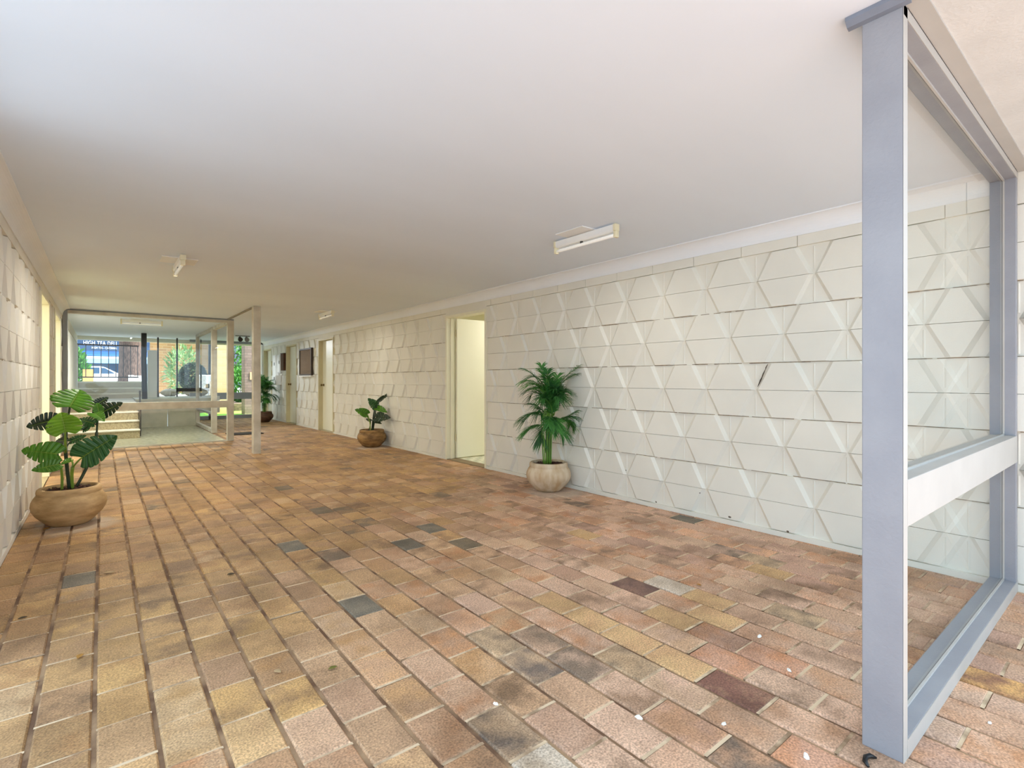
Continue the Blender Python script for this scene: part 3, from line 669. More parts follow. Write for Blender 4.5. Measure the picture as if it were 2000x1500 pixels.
# ------------------------------------------------------------------ plants
def curve_pts(a, b, c, n=10):
    a, b, c = Vector(a), Vector(b), Vector(c); out = []
    for i in range(n + 1):
        t = i / n; out.append(a * (1 - t) ** 2 + b * 2 * t * (1 - t) + c * t * t)
    return out
POT = [(.0, .0), (.118, .0), (.135, .012), (.168, .045), (.203, .085), (.224, .125), (.230, .155), (.226, .185), (.213, .215), (.199, .235), (.194, .240), (.196, .246),
       (.197, .262), (.193, .278), (.184, .286), (.172, .287), (.164, .280), (.162, .262), (.160, .24)]
def make_pot(t, m, rs=1.0):
    mb = MB(); mb.lathe([(r * rs, z) for r, z in POT], 64, wob=.004); mb.build('pot', m, t, smooth=True)
    mb = MB(); rb = random.Random(2); rings = 9; seg = 26; g = []
    for i in range(rings + 1):
        r = .163 * rs * i / rings
        g.append([(r * math.cos(2 * math.pi * k / seg), r * math.sin(2 * math.pi * k / seg), .256 + rb.uniform(0, .016) * (1 if i < rings else 0)) for k in range(seg)])
    for row in g: row.append(row[0])
    mb.quads(g); 
    for _ in range(150):
        a, r = rb.uniform(0, 6.28), .15 * rs * math.sqrt(rb.random()); l = rb.uniform(.008, .022); an = rb.uniform(0, 3.14); h = rb.uniform(.003, .008)
        cx, cy, cz = r * math.cos(a), r * math.sin(a), .262 + rb.uniform(0, .008); dx, dy = l * math.cos(an), l * math.sin(an)
        mb.poly([(cx - dx, cy - dy, cz), (cx + dy * .4, cy - dx * .4, cz + h), (cx + dx, cy + dy, cz + rb.uniform(0, .01)), (cx - dy * .4, cy + dx * .4, cz + h)])
    mb.build('mulch', M['bark'], t, recalc=False)

def leaf_obj(parent, origin, B, T, N, wr, m, seed, lobes=7, slit=0.55, fold=.18, droop=.18, stem_m=None, slitp=.8):
    rb = random.Random(seed); B, T, N = Vector(B), Vector(T), Vector(N)
    x = T - B; Ln = x.length; x.normalize(); n = (N - x * N.dot(x)).normalized(); y = n.cross(x)
    W = Ln * wr; mb = MB(); vein = []
    def tr(p): return B + x * p[0] + y * p[1] + n * p[2]
    def zoff(px, py): return fold * abs(py) - droop * Ln * (max(0, px) / Ln) ** 2 + .03 * Ln * math.sin(px / Ln * 9 + seed)* (abs(py)/W)
    def margin(s):
        return (Ln * (-.20 + 1.20 * s ** 1.05), W * .5 * max(.12 * (1 - s), math.sin(math.pi * min(1, (s * .93 + .07)) ** .78) ** .72))
    NR, NU = 8, 6
    for side in (1, -1):
        sl = [False] + [rb.random() < slitp for _ in range(lobes - 1)] + [False]
        for i in range(lobes):
            grid = []
            for j in range(NU + 1):
                u = j / NU; row = []
                for r in range(NR + 1):
                    q = r / NR
                    g0 = .11 if sl[i] else 0; g1 = .11 if sl[i + 1] else 0
                    k = max(0, (q - (1 - slit)) / slit) ** .6 if q > (1 - slit) else 0
                    uu = u * (1 - (g0 + g1) * k) + g0 * k
                    tt = (i + uu) / lobes
                    tm = tt * .9
                    mx_, my_ = margin(tt)
                    tip = 1 - .05 * (2 * u - 1) ** 2 * (1 if (sl[i] or sl[i + 1]) else 0)
                    qq = q * tip
                    px = Ln * tm * (1 - qq) + mx_ * qq; py = my_ * qq
                    zz = zoff(px, py) + .012 * Ln * (1 - (2 * u - 1) ** 2) * min(1, q * 3)
                    row.append(tr((px, py * side, zz))); vein.append(1 - abs(2 * u - 1) if r else 1.0)
                grid.append(row)
            mb.quads(grid if side > 0 else grid[::-1])
            if side < 0:
                blk = vein[-(NU + 1) * (NR + 1):]
                rows = [blk[a * (NR + 1):(a + 1) * (NR + 1)] for a in range(NU + 1)][::-1]
                vein[-(NU + 1) * (NR + 1):] = [v for r_ in rows for v in r_]
    nv = len(mb.v)
    mb.v = [(max(XL + .012, min(v[0], XR - .012)), v[1], v[2]) for v in mb.v]
    o = mb.build('leaf', m, parent, smooth=True, recalc=False)
    a = o.data.attributes.new('vein', 'FLOAT', 'POINT'); a.data.foreach_set('value', vein)
    md = o.modifiers.new('thickness', 'SOLIDIFY'); md.thickness = .0012
    rib = MB(); pts = [tr((Ln * t_ * .9 * 1.0, 0, zoff(Ln * t_ * .9, 0) + .001)) for t_ in [i / 12 for i in range(13)]]
    rib.tube(pts, [.0032 * (1 - .75 * i / 12) for i in range(13)], 6)
    rib.v = [(max(XL + .012, min(v[0], XR - .012)), v[1], v[2]) for v in rib.v]
    rb_ = rib.build('midrib', stem_m or M['stem_y'], o, smooth=True)
    rel(o, origin); rel(rb_, origin)
    return o
def to_cam(p): return (Vector((0, 0, HC)) - Vector(p)).normalized()

# big-leaved plant by the left wall
def crop1(x, y, z): return P(30 + x / 5, 740 + y / 5, z)
O1 = Vector((-0.193, 5.27, 0))
t = thing('potted_monstera', 'large split-leaf plant in a golden stone pot against the left wall', 'potted plant', O1)
make_pot(t, M['pot_gold'])
def plant_leaf(t, O, cr, b, tp, zb, zt, up, wr, m, seed, toward=1.0, **kw):
    B, T = cr(b[0], b[1], zb), cr(tp[0], tp[1], zt)
    c = to_cam((B + T) / 2); N = c * toward + Vector((0, 0, up))
    return leaf_obj(t, O, B, T, N, wr, m, seed, **kw), B
Z = 4.0
specs = [  # base, tip (in the leaf's own plane), depth at base/tip, upward lean, width ratio, material, lobes
    ((532, 275), (640, 85), Z - .02, Z + .10, .35, 1.45, 'leaf_mid', 1, {}),
    ((487, 515), (448, 318), Z - .14, Z - .12, .15, 1.35, 'leaf_bright', 2, dict(slit=.45, slitp=.5)),
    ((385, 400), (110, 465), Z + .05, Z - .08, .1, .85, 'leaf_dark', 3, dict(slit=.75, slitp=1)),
    ((415, 735), (52, 690), Z - .12, Z - .24, .15, .82, 'leaf_mid', 4, dict(slit=.4, slitp=.6)),
    ((415, 835), (158, 890), Z - .15, Z - .26, .15, .66, 'leaf_mid', 5, dict(slit=.5, slitp=.6)),
    ((655, 765), (968, 560), Z - .10, Z - .05, .2, .85, 'leaf_blue', 6, dict(slit=.35, slitp=.5)),
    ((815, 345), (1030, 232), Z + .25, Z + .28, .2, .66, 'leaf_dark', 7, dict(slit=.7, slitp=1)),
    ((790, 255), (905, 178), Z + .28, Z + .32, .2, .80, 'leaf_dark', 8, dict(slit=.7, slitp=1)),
    ((812, 318), (800, 232), Z + .22, Z + .22, .2, 1.1, 'leaf_mid', 9, {}),
    ((765, 335), (860, 385), Z + .2, Z + .12, .8, .6, 'leaf_mid', 10, {}),
    ((765, 435), (602, 385), Z + .18, Z + .16, .3, .72, 'leaf_blue', 11, dict(slit=.7)),
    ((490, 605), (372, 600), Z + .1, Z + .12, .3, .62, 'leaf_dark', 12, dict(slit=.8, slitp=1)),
    ((545, 610), (690, 545), Z + .12, Z + .18, .5, .6, 'leaf_blue', 13, {}),
    ((660, 500), (745, 440), Z + .2, Z + .24, .4, .8, 'leaf_blue', 14, {}),
    ((540, 790), (440, 830), Z - .05, Z - .12, .9, .6, 'leaf_mid', 15, {}),
]
bases = []
for (b, tp, zb, zt, up, wr, m, sd, kw) in specs:
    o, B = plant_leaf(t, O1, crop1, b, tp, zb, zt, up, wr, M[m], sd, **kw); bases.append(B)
def stem(t, O, pts, r, m, name='stem'):
    mb = MB(); mb.tube(pts, r, 10); o = mb.build(name, m, t, smooth=True); rel(o, O); return o
soil = O1 + Vector((0, 0, .255))
trunk_top = crop1(492, 600, Z)
stem(t, O1, curve_pts(soil + Vector((.0, .0, 0)), crop1(500, 850, Z), crop1(490, 700, Z - .02), 8), [.012] * 9, M['stem_d'])
stem(t, O1, curve_pts(crop1(490, 720, Z - .02), crop1(485, 600, Z - .1), bases[1], 8), [.010 - .0005 * i for i in range(9)], M['stem_y'])
stem(t, O1, curve_pts(crop1(492, 690, Z), crop1(500, 450, Z + .06), bases[0], 8), [.007] * 9, M['stem_d'])
stem(t, O1, curve_pts(crop1(492, 690, Z), crop1(470, 480, Z + .1), bases[2], 8), [.006] * 9, M['stem_d'])
stem(t, O1, curve_pts(soil + Vector((-.045, -.02, 0)), crop1(465, 900, Z - .05), crop1(435, 840, Z - .12), 8), [.009] * 9, M['stem_y'])
stem(t, O1, curve_pts(crop1(435, 845, Z - .12), crop1(425, 800, Z - .12), bases[3], 6), [.006] * 7, M['stem_d'])
stem(t, O1, curve_pts(crop1(435, 845, Z - .12), crop1(428, 835, Z - .13), bases[4], 6), [.006] * 7, M['stem_y'])
stem(t, O1, curve_pts(soil + Vector((.02, .0, 0)), crop1(540, 930, Z - .03), crop1(562, 860, Z - .06), 8), [.011] * 9, M['stem_y'])
stem(t, O1, curve_pts(crop1(562, 862, Z - .06), crop1(600, 810, Z - .08), bases[5], 6), [.006] * 7, M['stem_y'])
stem(t, O1, curve_pts(crop1(562, 862, Z - .06), crop1(560, 790, Z - .06), bases[14], 6), [.006] * 7, M['stem_y'])
stem(t, O1, curve_pts(soil + Vector((.03, .06, 0)), crop1(780, 760, Z + .2), crop1(795, 520, Z + .22), 10), [.011] * 11, M['stem_d'])
stem(t, O1, curve_pts(crop1(795, 525, Z + .22), crop1(798, 420, Z + .24), bases[6], 8), [.007] * 9, M['stem_d'])
for q in (7, 8, 9, 10, 13): stem(t, O1, curve_pts(crop1(797, 470, Z + .22), crop1(798, 400, Z + .24), bases[q], 8), [.005] * 9, M['stem_d'])
for q in (11, 12): stem(t, O1, curve_pts(crop1(492, 700, Z), crop1(495, 650, Z + .05), bases[q], 6), [.005] * 7, M['stem_d'])

# smaller plant halfway along the right wall
def crop2(x, y, z): return P(680 + x / 10, 740 + y / 10, z)
O2 = P(729, 866, 8.62); O2.z = 0; O2.x = 3.535
t = thing('potted_monstera', 'small dark-leaved plant in a brown pot halfway along the right wall', 'potted plant', O2)
make_pot(t, M['pot_brown'], 1.03)
Z2 = (O2.x * S + O2.y * Cc)
specs2 = [((370, 690), (150, 590), Z2 - .08, Z2 - .2, .4, .72, 'leaf_mid', 21), ((545, 545), (400, 385), Z2, Z2 - .1, .2, .78, 'leaf_blue', 22),
          ((590, 440), (815, 255), Z2, Z2 + .1, .9, .32, 'leaf_dark', 23), ((560, 570), (745, 625), Z2 - .02, Z2 - .15, .7, .55, 'leaf_mid', 24),
          ((545, 755), (795, 740), Z2 - .05, Z2 - .18, .35, .66, 'leaf_dark', 25), ((440, 820), (335, 765), Z2 + .05, Z2 + .1, .4, .5, 'leaf_dark', 26),
          ((515, 600), (470, 580), Z2, Z2 - .03, .5, 1.0, 'leaf_dark', 27), ((530, 830), (640, 860), Z2 - .06, Z2 - .15, .4, .5, 'leaf_dark', 28)]
b2 = []
for (b, tp, zb, zt, up, wr, m, sd) in specs2:
    o, B = plant_leaf(t, O2, crop2, b, tp, zb, zt, up, wr, M[m], sd, lobes=6, slit=.4, slitp=.5, stem_m=M['stem_d']); b2.append(B)
s2 = O2 + Vector((0, 0, .25))
stem(t, O2, curve_pts(s2, crop2(470, 850, Z2), crop2(515, 600, Z2), 8), [.011] * 9, M['stem_d'])
stem(t, O2, curve_pts(s2 + Vector((.02, 0, 0)), crop2(490, 850, Z2), crop2(560, 520, Z2), 8), [.010] * 9, M['stem_d'])
for q in (1, 2, 3, 6): stem(t, O2, curve_pts(crop2(530, 590, Z2), crop2(555, 500, Z2), b2[q], 6), [.006] * 7, M['stem_d'])
stem(t, O2, curve_pts(s2 + Vector((-.03, 0, 0)), crop2(450, 860, Z2 - .03), b2[0], 8), [.008] * 9, M['stem_y'])
for q in (4, 7): stem(t, O2, curve_pts(s2 + Vector((.02, -.02, 0)), crop2(500, 860, Z2 - .03), b2[q], 8), [.007] * 9, M['stem_d'])
stem(t, O2, curve_pts(s2 + Vector((-.05, .02, 0)), crop2(440, 900, Z2 + .03), b2[5], 8), [.007] * 9, M['stem_d'])

# palm
def frond_obj(t, O, A, Bm, T, ln, m, seed, width=.0092, n=26, start=.16):
    rb = random.Random(seed); pts = curve_pts(A, Bm, T, 24); mb = MB()
    mb.tube(pts, [.0042 * (1 - .8 * i / 24) for i in range(25)], 6, m=1)
    for s in (1, -1):
        for i in range(n):
            q = start + (1 - start) * i / (n - 1); f = q * 24; a = min(23, int(f)); p = pts[a].lerp(pts[a + 1], f - a)
            tg = (pts[a + 1] - pts[a]).normalized(); side = tg.cross(Vector((0, 0, 1)))
            if side.length < .2: side = tg.cross(to_cam(p))
            side.normalize(); up = side.cross(tg)
            prof = math.sin(math.pi * min(1, .18 + .8 * (1 - q))) ** .7 if q > .3 else .75 + .8 * (q - .1)
            l = ln * max(.4, min(1, prof)) * rb.uniform(.85, 1.1)
            ang = math.radians(rb.uniform(38, 58) - 18 * q)
            d = (tg * math.cos(ang) + side * s * math.sin(ang) + up * rb.uniform(.05, .35)).normalized()
            w = width * rb.uniform(.8, 1.1); wd = d.cross(up).normalized()
            g = []
            for k in range(6):
                u = k / 5; c = p + d * l * u + Vector((0, 0, -1)) * l * .42 * u * u
                ww = w * (.35 + 1.3 * u if u < .4 else .87 * (1 - (u - .4) / .6)) * .5 + .0006
                g.append([c - wd * ww, c + up * .0015, c + wd * ww])
            mb.quads(g)
    mb.v = [(min(v[0], XR - .012), v[1], v[2]) for v in mb.v]
    o = mb.build('frond', [m, M['palm_stem']], t, recalc=False, smooth=True); rel(o, O); return o
def crop3(x, y, z): return P(1010 + x / 5.556, 700 + y / 5.556, z)
O3 = P(1075.5, 950, 5.22); O3.z = 0; O3.x = 3.535
Z3 = O3.x * S + O3.y * Cc
t = thing('potted_palm', 'feathery green palm in a pale stained stone pot by the right wall', 'potted plant', O3)
make_pot(t, M['pot_pale'], .985)
tops = []
for i in range(13):
    a = i * 2.4; r = .012 + .044 * (i % 5) / 4
    x0, y0 = r * math.cos(a), r * math.sin(a) * .8
    h = .62 + .25 * ((i * 7) % 5) / 5
    b = O3 + Vector((x0, y0, .25)); e = O3 + Vector((x0 * 1.5 + .004 * math.sin(i), y0 * 1.5, h))
    stem(t, O3, curve_pts(b, (b + e) / 2 + Vector((.006 * math.cos(i), .006 * math.sin(i), 0)), e, 8), [.0068 - .0003 * k for k in range(9)], M['palm_stem']); tops.append(e)
fr = [((350, 480), (230, 170), (75, 120), .1), ((355, 430), (260, 110), (265, 85), .05), ((400, 470), (440, 200), (690, 90), 0.02), ((370, 480), (330, 200), (330, 140), -.1),
      ((350, 470), (240, 200), (70, 255), -.1), ((345, 500), (230, 290), (120, 350), .06), ((400, 480), (440, 320), (550, 370), -.12), ((400, 500), (440, 230), (440, 190), .1),
      ((345, 640), (250, 520), (165, 500), .08), ((345, 660), (200, 540), (45, 660), -.05), ((350, 740), (180, 690), (70, 810), -.06), ((345, 760), (260, 720), (270, 900), .05),
      ((420, 690), (500, 660), (640, 580), -.04), ((410, 720), (520, 640), (570, 720), .08), ((410, 760), (470, 720), (500, 830), -.1), ((370, 690), (350, 600), (370, 760), -.25),
      ((380, 690), (430, 600), (450, 780), -.22), ((370, 600), (300, 330), (250, 420), -.16), ((385, 560), (420, 360), (500, 430), -.14), ((360, 560), (340, 360), (310, 280), -.05),
      ((400, 620), (450, 420), (490, 330), .02), ((375, 640), (390, 480), (350, 420), -.15), ((365, 480), (300, 300), (170, 270), -.14), ((390, 470), (420, 330), (380, 250), -.12)]
_r = random.Random(9); fr2 = list(fr)
for (a, b, c, dz) in fr[:24]:
    q = _r.uniform(.72, .95); j = lambda p, s_: (p[0] + _r.uniform(-s_, s_), p[1] + _r.uniform(-s_, s_))
    fr2.append((j(a, 14), j(b, 38), (a[0] + (c[0] - a[0]) * q + _r.uniform(-35, 35), a[1] + (c[1] - a[1]) * q + _r.uniform(-25, 45)), dz + _r.uniform(-.12, .03)))
for i, (a, b, c, dz) in enumerate(fr2):
    A = crop3(a[0], a[1], Z3 + dz * .2); Bm = crop3(b[0], b[1], Z3 + dz * .7); T = crop3(c[0], c[1], min(Z3 + dz, Z3 + .1))
    frond_obj(t, O3, A, Bm, T, .15, M['palm_hi'] if i % 3 == 1 else M['palm'], 40 + i)
    root = tops[i % 13]; stem(t, O3, curve_pts(root - Vector((0, 0, .05)), (root + A) / 2 + Vector((0, 0, .03)), A, 6), .0042, M['palm_stem'], 'petiole')
# a second palm of the same kind at the far end
r2 = t.copy(); COL.objects.link(r2); r2.location = (3.36, 14.72, 0); r2.rotation_euler.z = 2.1; r2.scale = (1, 1, .97)
tag(r2, 'slender palm in a dark brown pot at the far end of the right wall', 'potted plant')
for ch in list(t.children):
    if ch.name.startswith('petiole') : continue
    c = ch.copy(); COL.objects.link(c); c.parent = r2
    if c.name.startswith('pot'):
        c.data = c.data.copy(); c.data.materials[0] = M['pot_dark']
    for g in ch.children:
        d = g.copy(); COL.objects.link(d); d.parent = c

# ------------------------------------------------------------------ bits lying on the paving
chipm = mat('white_chip', 'f2efe8', .6, .05, 30)
for i, (px, py, s_, lab) in enumerate([(1483, 1244, .014, 'white paint chip on the pavers in line with the middle of the right wall'), (1541, 1310, .013, 'white paint chip on an orange paver left of the glass screen post'),
        (1248, 1403, .014, 'white paint chip on a pink-orange paver at bottom centre'), (1414, 1415, .011, 'small white paint chip between two bottom rows of pavers'),
        (1575, 1479, .015, 'white paint chip near the foot of the blue-grey post'), (968, 1376, .011, 'white paint chip beside a long joint at bottom centre-left'),
        (1933, 1413, .009, 'tiny white paint chip outside the glass screen at far right')]):
    p = G(px, py); rb = random.Random(i); mb = MB(); n = 9
    rim = [(s_ * rb.uniform(.7, 1.1) * math.cos(2 * math.pi * k / n), .6 * s_ * rb.uniform(.7, 1.1) * math.sin(2 * math.pi * k / n)) for k in range(n)]
    lo = [(a, b, .0) for a, b in rim]; hi = [(a * .7, b * .7, s_ * .45 * rb.uniform(.7, 1.2)) for a, b in rim]
    for k in range(n):
        j = (k + 1) % n; mb.poly([lo[k], lo[j], hi[j], hi[k]])
    mb.poly(hi); o = mb.build('paint_chip', chipm, loc=(p.x, p.y, .001)); o.rotation_euler.z = i
    tag(o, lab, 'paint chip', 'white chips on the brick paving')
lm = {'y': mat('dry_leaf_yellow', 'c08a3a', .7, .15, 20), 'p': mat('dry_leaf_pale', 'c9ab80', .7, .1, 20), 'd': mat('dry_leaf_dark', '4a3a22', .7, .15, 20), 'g': mat('fallen_leaf_green', '7c7a30', .7, .15, 20)}
for i, (px, py, l, c, lab) in enumerate([(650, 1307, .035, 'g', 'small olive leaf lying on a paver at lower centre-left'), (156, 1284, .04, 'y', 'yellow dry leaf on the pavers at lower left'),
        (213, 1121, .06, 'p', 'long pale dry leaf on the pavers below the golden pot'), (92, 1034, .06, 'y', 'crumpled ochre leaf beside the golden stone pot'), (542, 1314, .035, 'p', 'pale dry leaf on the pavers left of the olive leaf'),
        (44, 1209, .035, 'd', 'dark dry leaf on the pavers at the left edge'), (1365, 1144, .03, 'y', 'yellow leaf scrap beside the pale paver at right'), (451, 1123, .04, 'd', 'dark twig-like leaf on the pavers at centre-left')]):
    p = G(px, py); mb = MB(); g = []
    for k in range(9):
        u = k / 8; w = l * .28 * math.sin(math.pi * u) ** .8 + .0004; x = l * (u - .5); z = .002 + .25 * l * (u - .5) ** 2
        g.append([(x, -w, z + w * .5), (x, 0, z), (x, w, z + w * .5)])
    mb.quads(g); o = mb.build('fallen_leaf', lm[c], loc=(p.x, p.y, .001), recalc=False, smooth=True); o.rotation_euler.z = i * 1.3
    md = o.modifiers.new('thickness', 'SOLIDIFY'); md.thickness = .0008
    tag(o, lab, 'leaf', 'dry leaves on the paving')
p = G(1703, 1492)
mb = MB(); mb.tube([(-.03, 0, .006), (-.018, .012, .01), (0, .016, .011), (.018, .01, .01), (.028, -.003, .006)], [.004, .007, .007, .007, .003], 8)
tag(mb.build('seed_pod', M['black'], loc=(p.x, p.y, 0), smooth=True), 'black curled seed pod lying at the foot of the blue-grey post', 'seed pod')

# ------------------------------------------------------------------ outdoors beyond the far end
M['grass'] = mat('lawn_green', '8fc23f', .9, .25, 30, .6, 120, col2='5d9a2b')
M['soil'] = mat('garden_soil', '7c6654', .95, .25, 12)
M['asphalt'] = mat('street_asphalt', '9a9a98', .9, .08, 4)
M['navy'] = mat('navy_sign', '24405e', .5, .05, 2)
M['awnblue'] = mat('awning_blue', '3f74b8', .6, .05, 4)
M['awnlight'] = mat('awning_light', '8fb8e0', .6, .1, 6, stretch=(12, 1, .3))
M['trunk'] = mat('palm_trunk_bark', '6b5548', .95, .3, 10, .8, 12, col2='3b2c25', stretch=(3, 3, .6), bdist=.04)
M['carwhite'] = mat('car_paint', 'f2f3f4', .25, .01, 2, coat=.5)
M['carglass'] = mat('car_glass', '33506b', .1, .05, 2)
M['rubber'] = mat('rubber', '1a1a1a', .8, .1, 9)
M['shrub'] = mat('shrub_leaf', '5f9a3c', .6, .25, 3, col2='2f6a2a', trans=.3)
M['shrub_lt'] = mat('shrub_leaf_light', '93b078', .6, .2, 3, col2='5d8448', trans=.3)
M['topiary'] = mat('topiary_leaf', '4c5f40', .7, .2, 8, col2='35462f')
M['brick_tan'] = brick_mat('tan_brick', '9a7648', '86633a', '9c8764')
M['brick_peach'] = brick_mat('peach_brick', 'dcb98a', 'd0ab7b', 'c4ab88')
M['brick_brown'] = brick_mat('brown_brick', '8f7a6c', '7d695d', '6a5c52')
M['rock'] = mat('pale_rock', 'cfc3ae', .9, .15, 6, .5, 10, bdist=.03)
mb = MB(); mb.box(2.6, 17.0, -.2, 12, 24, .02); tag(mb.build('lawn', M['grass']), 'patch of bright green lawn beyond the far glass screen', 'lawn', kind='structure')
mb = MB(); mb.box(2.6, 17.0, 0, 12, 17.6, .03); tag(mb.build('garden_path', M['asphalt']), 'grey path strip outside the far glass screen', 'path', kind='structure')
mb = MB(); mb.box(2.6, 20.2, 0, 12, 22.6, .28); tag(mb.build('garden_bed', M['soil']), 'brown planted bed behind the green lawn', 'garden bed', kind='structure')
mb = MB(); mb.box(-30, 24, .0, 30, 60, .45); mb.box(-30, 17.5, 0, 1.2, 24, .45); tag(mb.build('street', M['asphalt']), 'sunlit street beyond the entrance gate', 'street', kind='structure')
mb = MB(); mb.box(-40, -40, -.3, 40, -1.7, -.02); mb.box(4.2, -1.7, -.3, 40, 16.9, -.02)
tag(mb.build('ground', M['concrete']), 'pale concrete ground outside the breezeway', 'ground', kind='structure')
mb = MB(); mb.box(-40, -1.7, -.3, -.9, 17, -.02)  # unseen ground added on the open left side, grey set for bounce onto the ceiling
tag(mb.build('bounce_ground', mat('bounce_ground_grey', 'a5a6a7', .9, .08, 4)), 'unseen grey ground added left of the breezeway to bounce light in', 'bounce_ground', kind='structure')
# brick walls
mb = MB(); mb.box(1.25, 20.5, .6, 2.9, 20.8, 3.6); tag(mb.build('brick_wall', M['brick_tan']), 'tan brick house wall behind the garden bushes', 'brick wall')
mb = MB(); mb.box(2.78, 19.0, 0, 3.28, 19.3, 2.28); tag(mb.build('brick_pier', M['brick_peach']), 'sunlit peach brick pier seen through the lobby side glass', 'brick pier')
t = thing('brick_pier', 'brown brick pier just beyond the far glass screen', 'brick pier', (3.75, 18.1, 0))
mb = MB(); mb.box(-.22, -.2, 0, .3, .3, 2.6); mb.build('shaft', M['brick_brown'], t)
mb = MB(); mb.box(-.08, -.215, 1.12, .06, -.199, 1.36); tag(mb.build('intercom_plate', mat('peach_plastic', 'e0b48a', .4, .03, 5), t), 'peach coloured plate on the pier')
# gate
t = thing('gate', 'black bar gate at the top of the steps behind the lobby', 'gate', (.15, 17.25, 1.07))
mb = MB(); mb.box(-.64, -.015, .94, .64, .015, .975); mb.box(-.64, -.015, .10, .64, .015, .13); mb.build('gate_frame', M['black'], t)
for i in range(9):
    x = -.62 + i * .155; mb = MB(); mb.tube([(x, 0, .11), (x, 0, .96)], .009, 8); mb.build('bar', M['black'], t)
# shop across the street
t = thing('shopfront', 'blue deli shopfront with awning across the street', 'shop', (1, 48, .45))
mb = MB(); mb.box(-9, 0, 0, 9, 5, 6.5); mb.build('building', mat('shop_wall', '55606c', .8, .1, 2), t)
mb = MB(); mb.box(-2.5, -.15, .05, 0.2, -.01, 2.2); mb.box(.6, -.15, .05, 4, -.01, 2.2); mb.build('shop_window', M['carglass'], t)
mb = MB(); mb.prism([(-.02, 2.42), (-1.1, 2.18), (-1.1, 1.85), (-1.06, 1.85), (-1.06, 2.17), (-.02, 2.38)], 'x', -3.2, 4.5); mb.build('awning', M['awnlight'], t)
mb = MB(); mb.box(-3.2, -.2, 2.42, 4.5, -.05, 2.76); mb.build('fascia', M['awnblue'], t)
mb = MB(); mb.box(-3.2, -.26, 2.76, 4.5, -.06, 3.70); sg = mb.build('sign_board', M['navy'], t)
def text(s, size, loc, m, parent, name):
    cu = bpy.data.curves.new(name, 'FONT'); cu.body = s; cu.size = size; cu.extrude = .01; cu.space_character = 1.08; cu.align_x = 'LEFT'
    o = bpy.data.objects.new(name, cu); COL.objects.link(o)
    dg = bpy.context.evaluated_depsgraph_get(); me = bpy.data.meshes.new_from_object(o.evaluated_get(dg))
    bpy.data.objects.remove(o); o = bpy.data.objects.new(name, me); COL.objects.link(o)
    o.data.materials.clear(); o.data.materials.append(m); o.parent = parent
    o.location = loc; o.rotation_euler = (math.pi / 2, 0, 0); return o
letter = mat('white_letters', 'ffffff', .5, .01, 2)
text('HIGH TEA DELI', .40, (-2.02, -.275, 3.19), letter, sg, 'lettering').scale = (.66, 1, 1)
text('HIGH TEA - CATERING', .22, (-1.55, -.275, 2.91), letter, sg, 'lettering').scale = (.60, 1, 1)
# utility vehicle
t = thing('car', 'white utility vehicle parked in front of the deli', 'car', (-1.1, 38, .45))
prof = [(-2.4, .45), (-2.4, .98), (.05, .98), (.1, 1.36), (.3, 1.43), (1.05, 1.43), (1.25, 1.38), (1.95, .98), (2.75, .86), (2.85, .7), (2.85, .4), (-2.3, .4)]
mb = MB(); n = len(prof); mb.v = [(x, -.85, z) for x, z in prof] + [(x, .85, z) for x, z in prof]
for i in range(n):
    j = (i + 1) % n; mb.f.append((i, j, n + j, n + i)); mb.m.append(0)
mb.f.append(tuple(range(n))); mb.f.append(tuple(range(n, 2 * n))[::-1]); mb.m += [0, 0]
mb.build('body', M['carwhite'], t, bevel=.05)
mb = MB(); mb.box(.3, -.87, 1.02, 1.02, -.84, 1.36); mb.poly([(1.1, -.87, 1.02), (1.72, -.87, 1.02), (1.27, -.87, 1.33), (1.1, -.87, 1.36)]); mb.build('side_window', M['carglass'], t)
mb = MB(); mb.poly([(1.29, -.75, 1.365), (1.94, -.75, 1.0), (1.94, .75, 1.0), (1.29, .75, 1.365)]); mb.build('windscreen', M['carglass'], t)
for x in (-1.5, 2.0):
    for y in (-.8, .8):
        mb = MB(); mb.tube([(x, y - .1, .33), (x, y + .1, .33)], .33, 24); mb.build('wheel', M['rubber'], t)
# trunk
mb = MB(); mb.tube([(1.0, 27.5, .4), (1.0, 27.5, 1.5), (1.02, 27.5, 3.0), (1.05, 27.5, 6.5)], [.50, .44, .43, .42], 24)
tag(mb.build('palm_trunk', M['trunk'], smooth=True), 'thick shaggy brown palm trunk on the street verge', 'tree trunk')
mb = MB(); mb.box(.72, 21.7, .45, .86, 21.95, 1.28); mb.box(.86, 21.7, .45, 1.08, 21.95, 1.26)
tag(mb.build('letter_box', M['white']), 'small white letter box in front of the palm trunk', 'letter box')
mb = MB(); mb.box(-.42, 19.3, .45, -.18, 19.6, 1.42)
tag(mb.build('timber_box', mat('orange_timber', 'd9a862', .7, .15, 6)), 'orange timber box beside the gate', 'box')
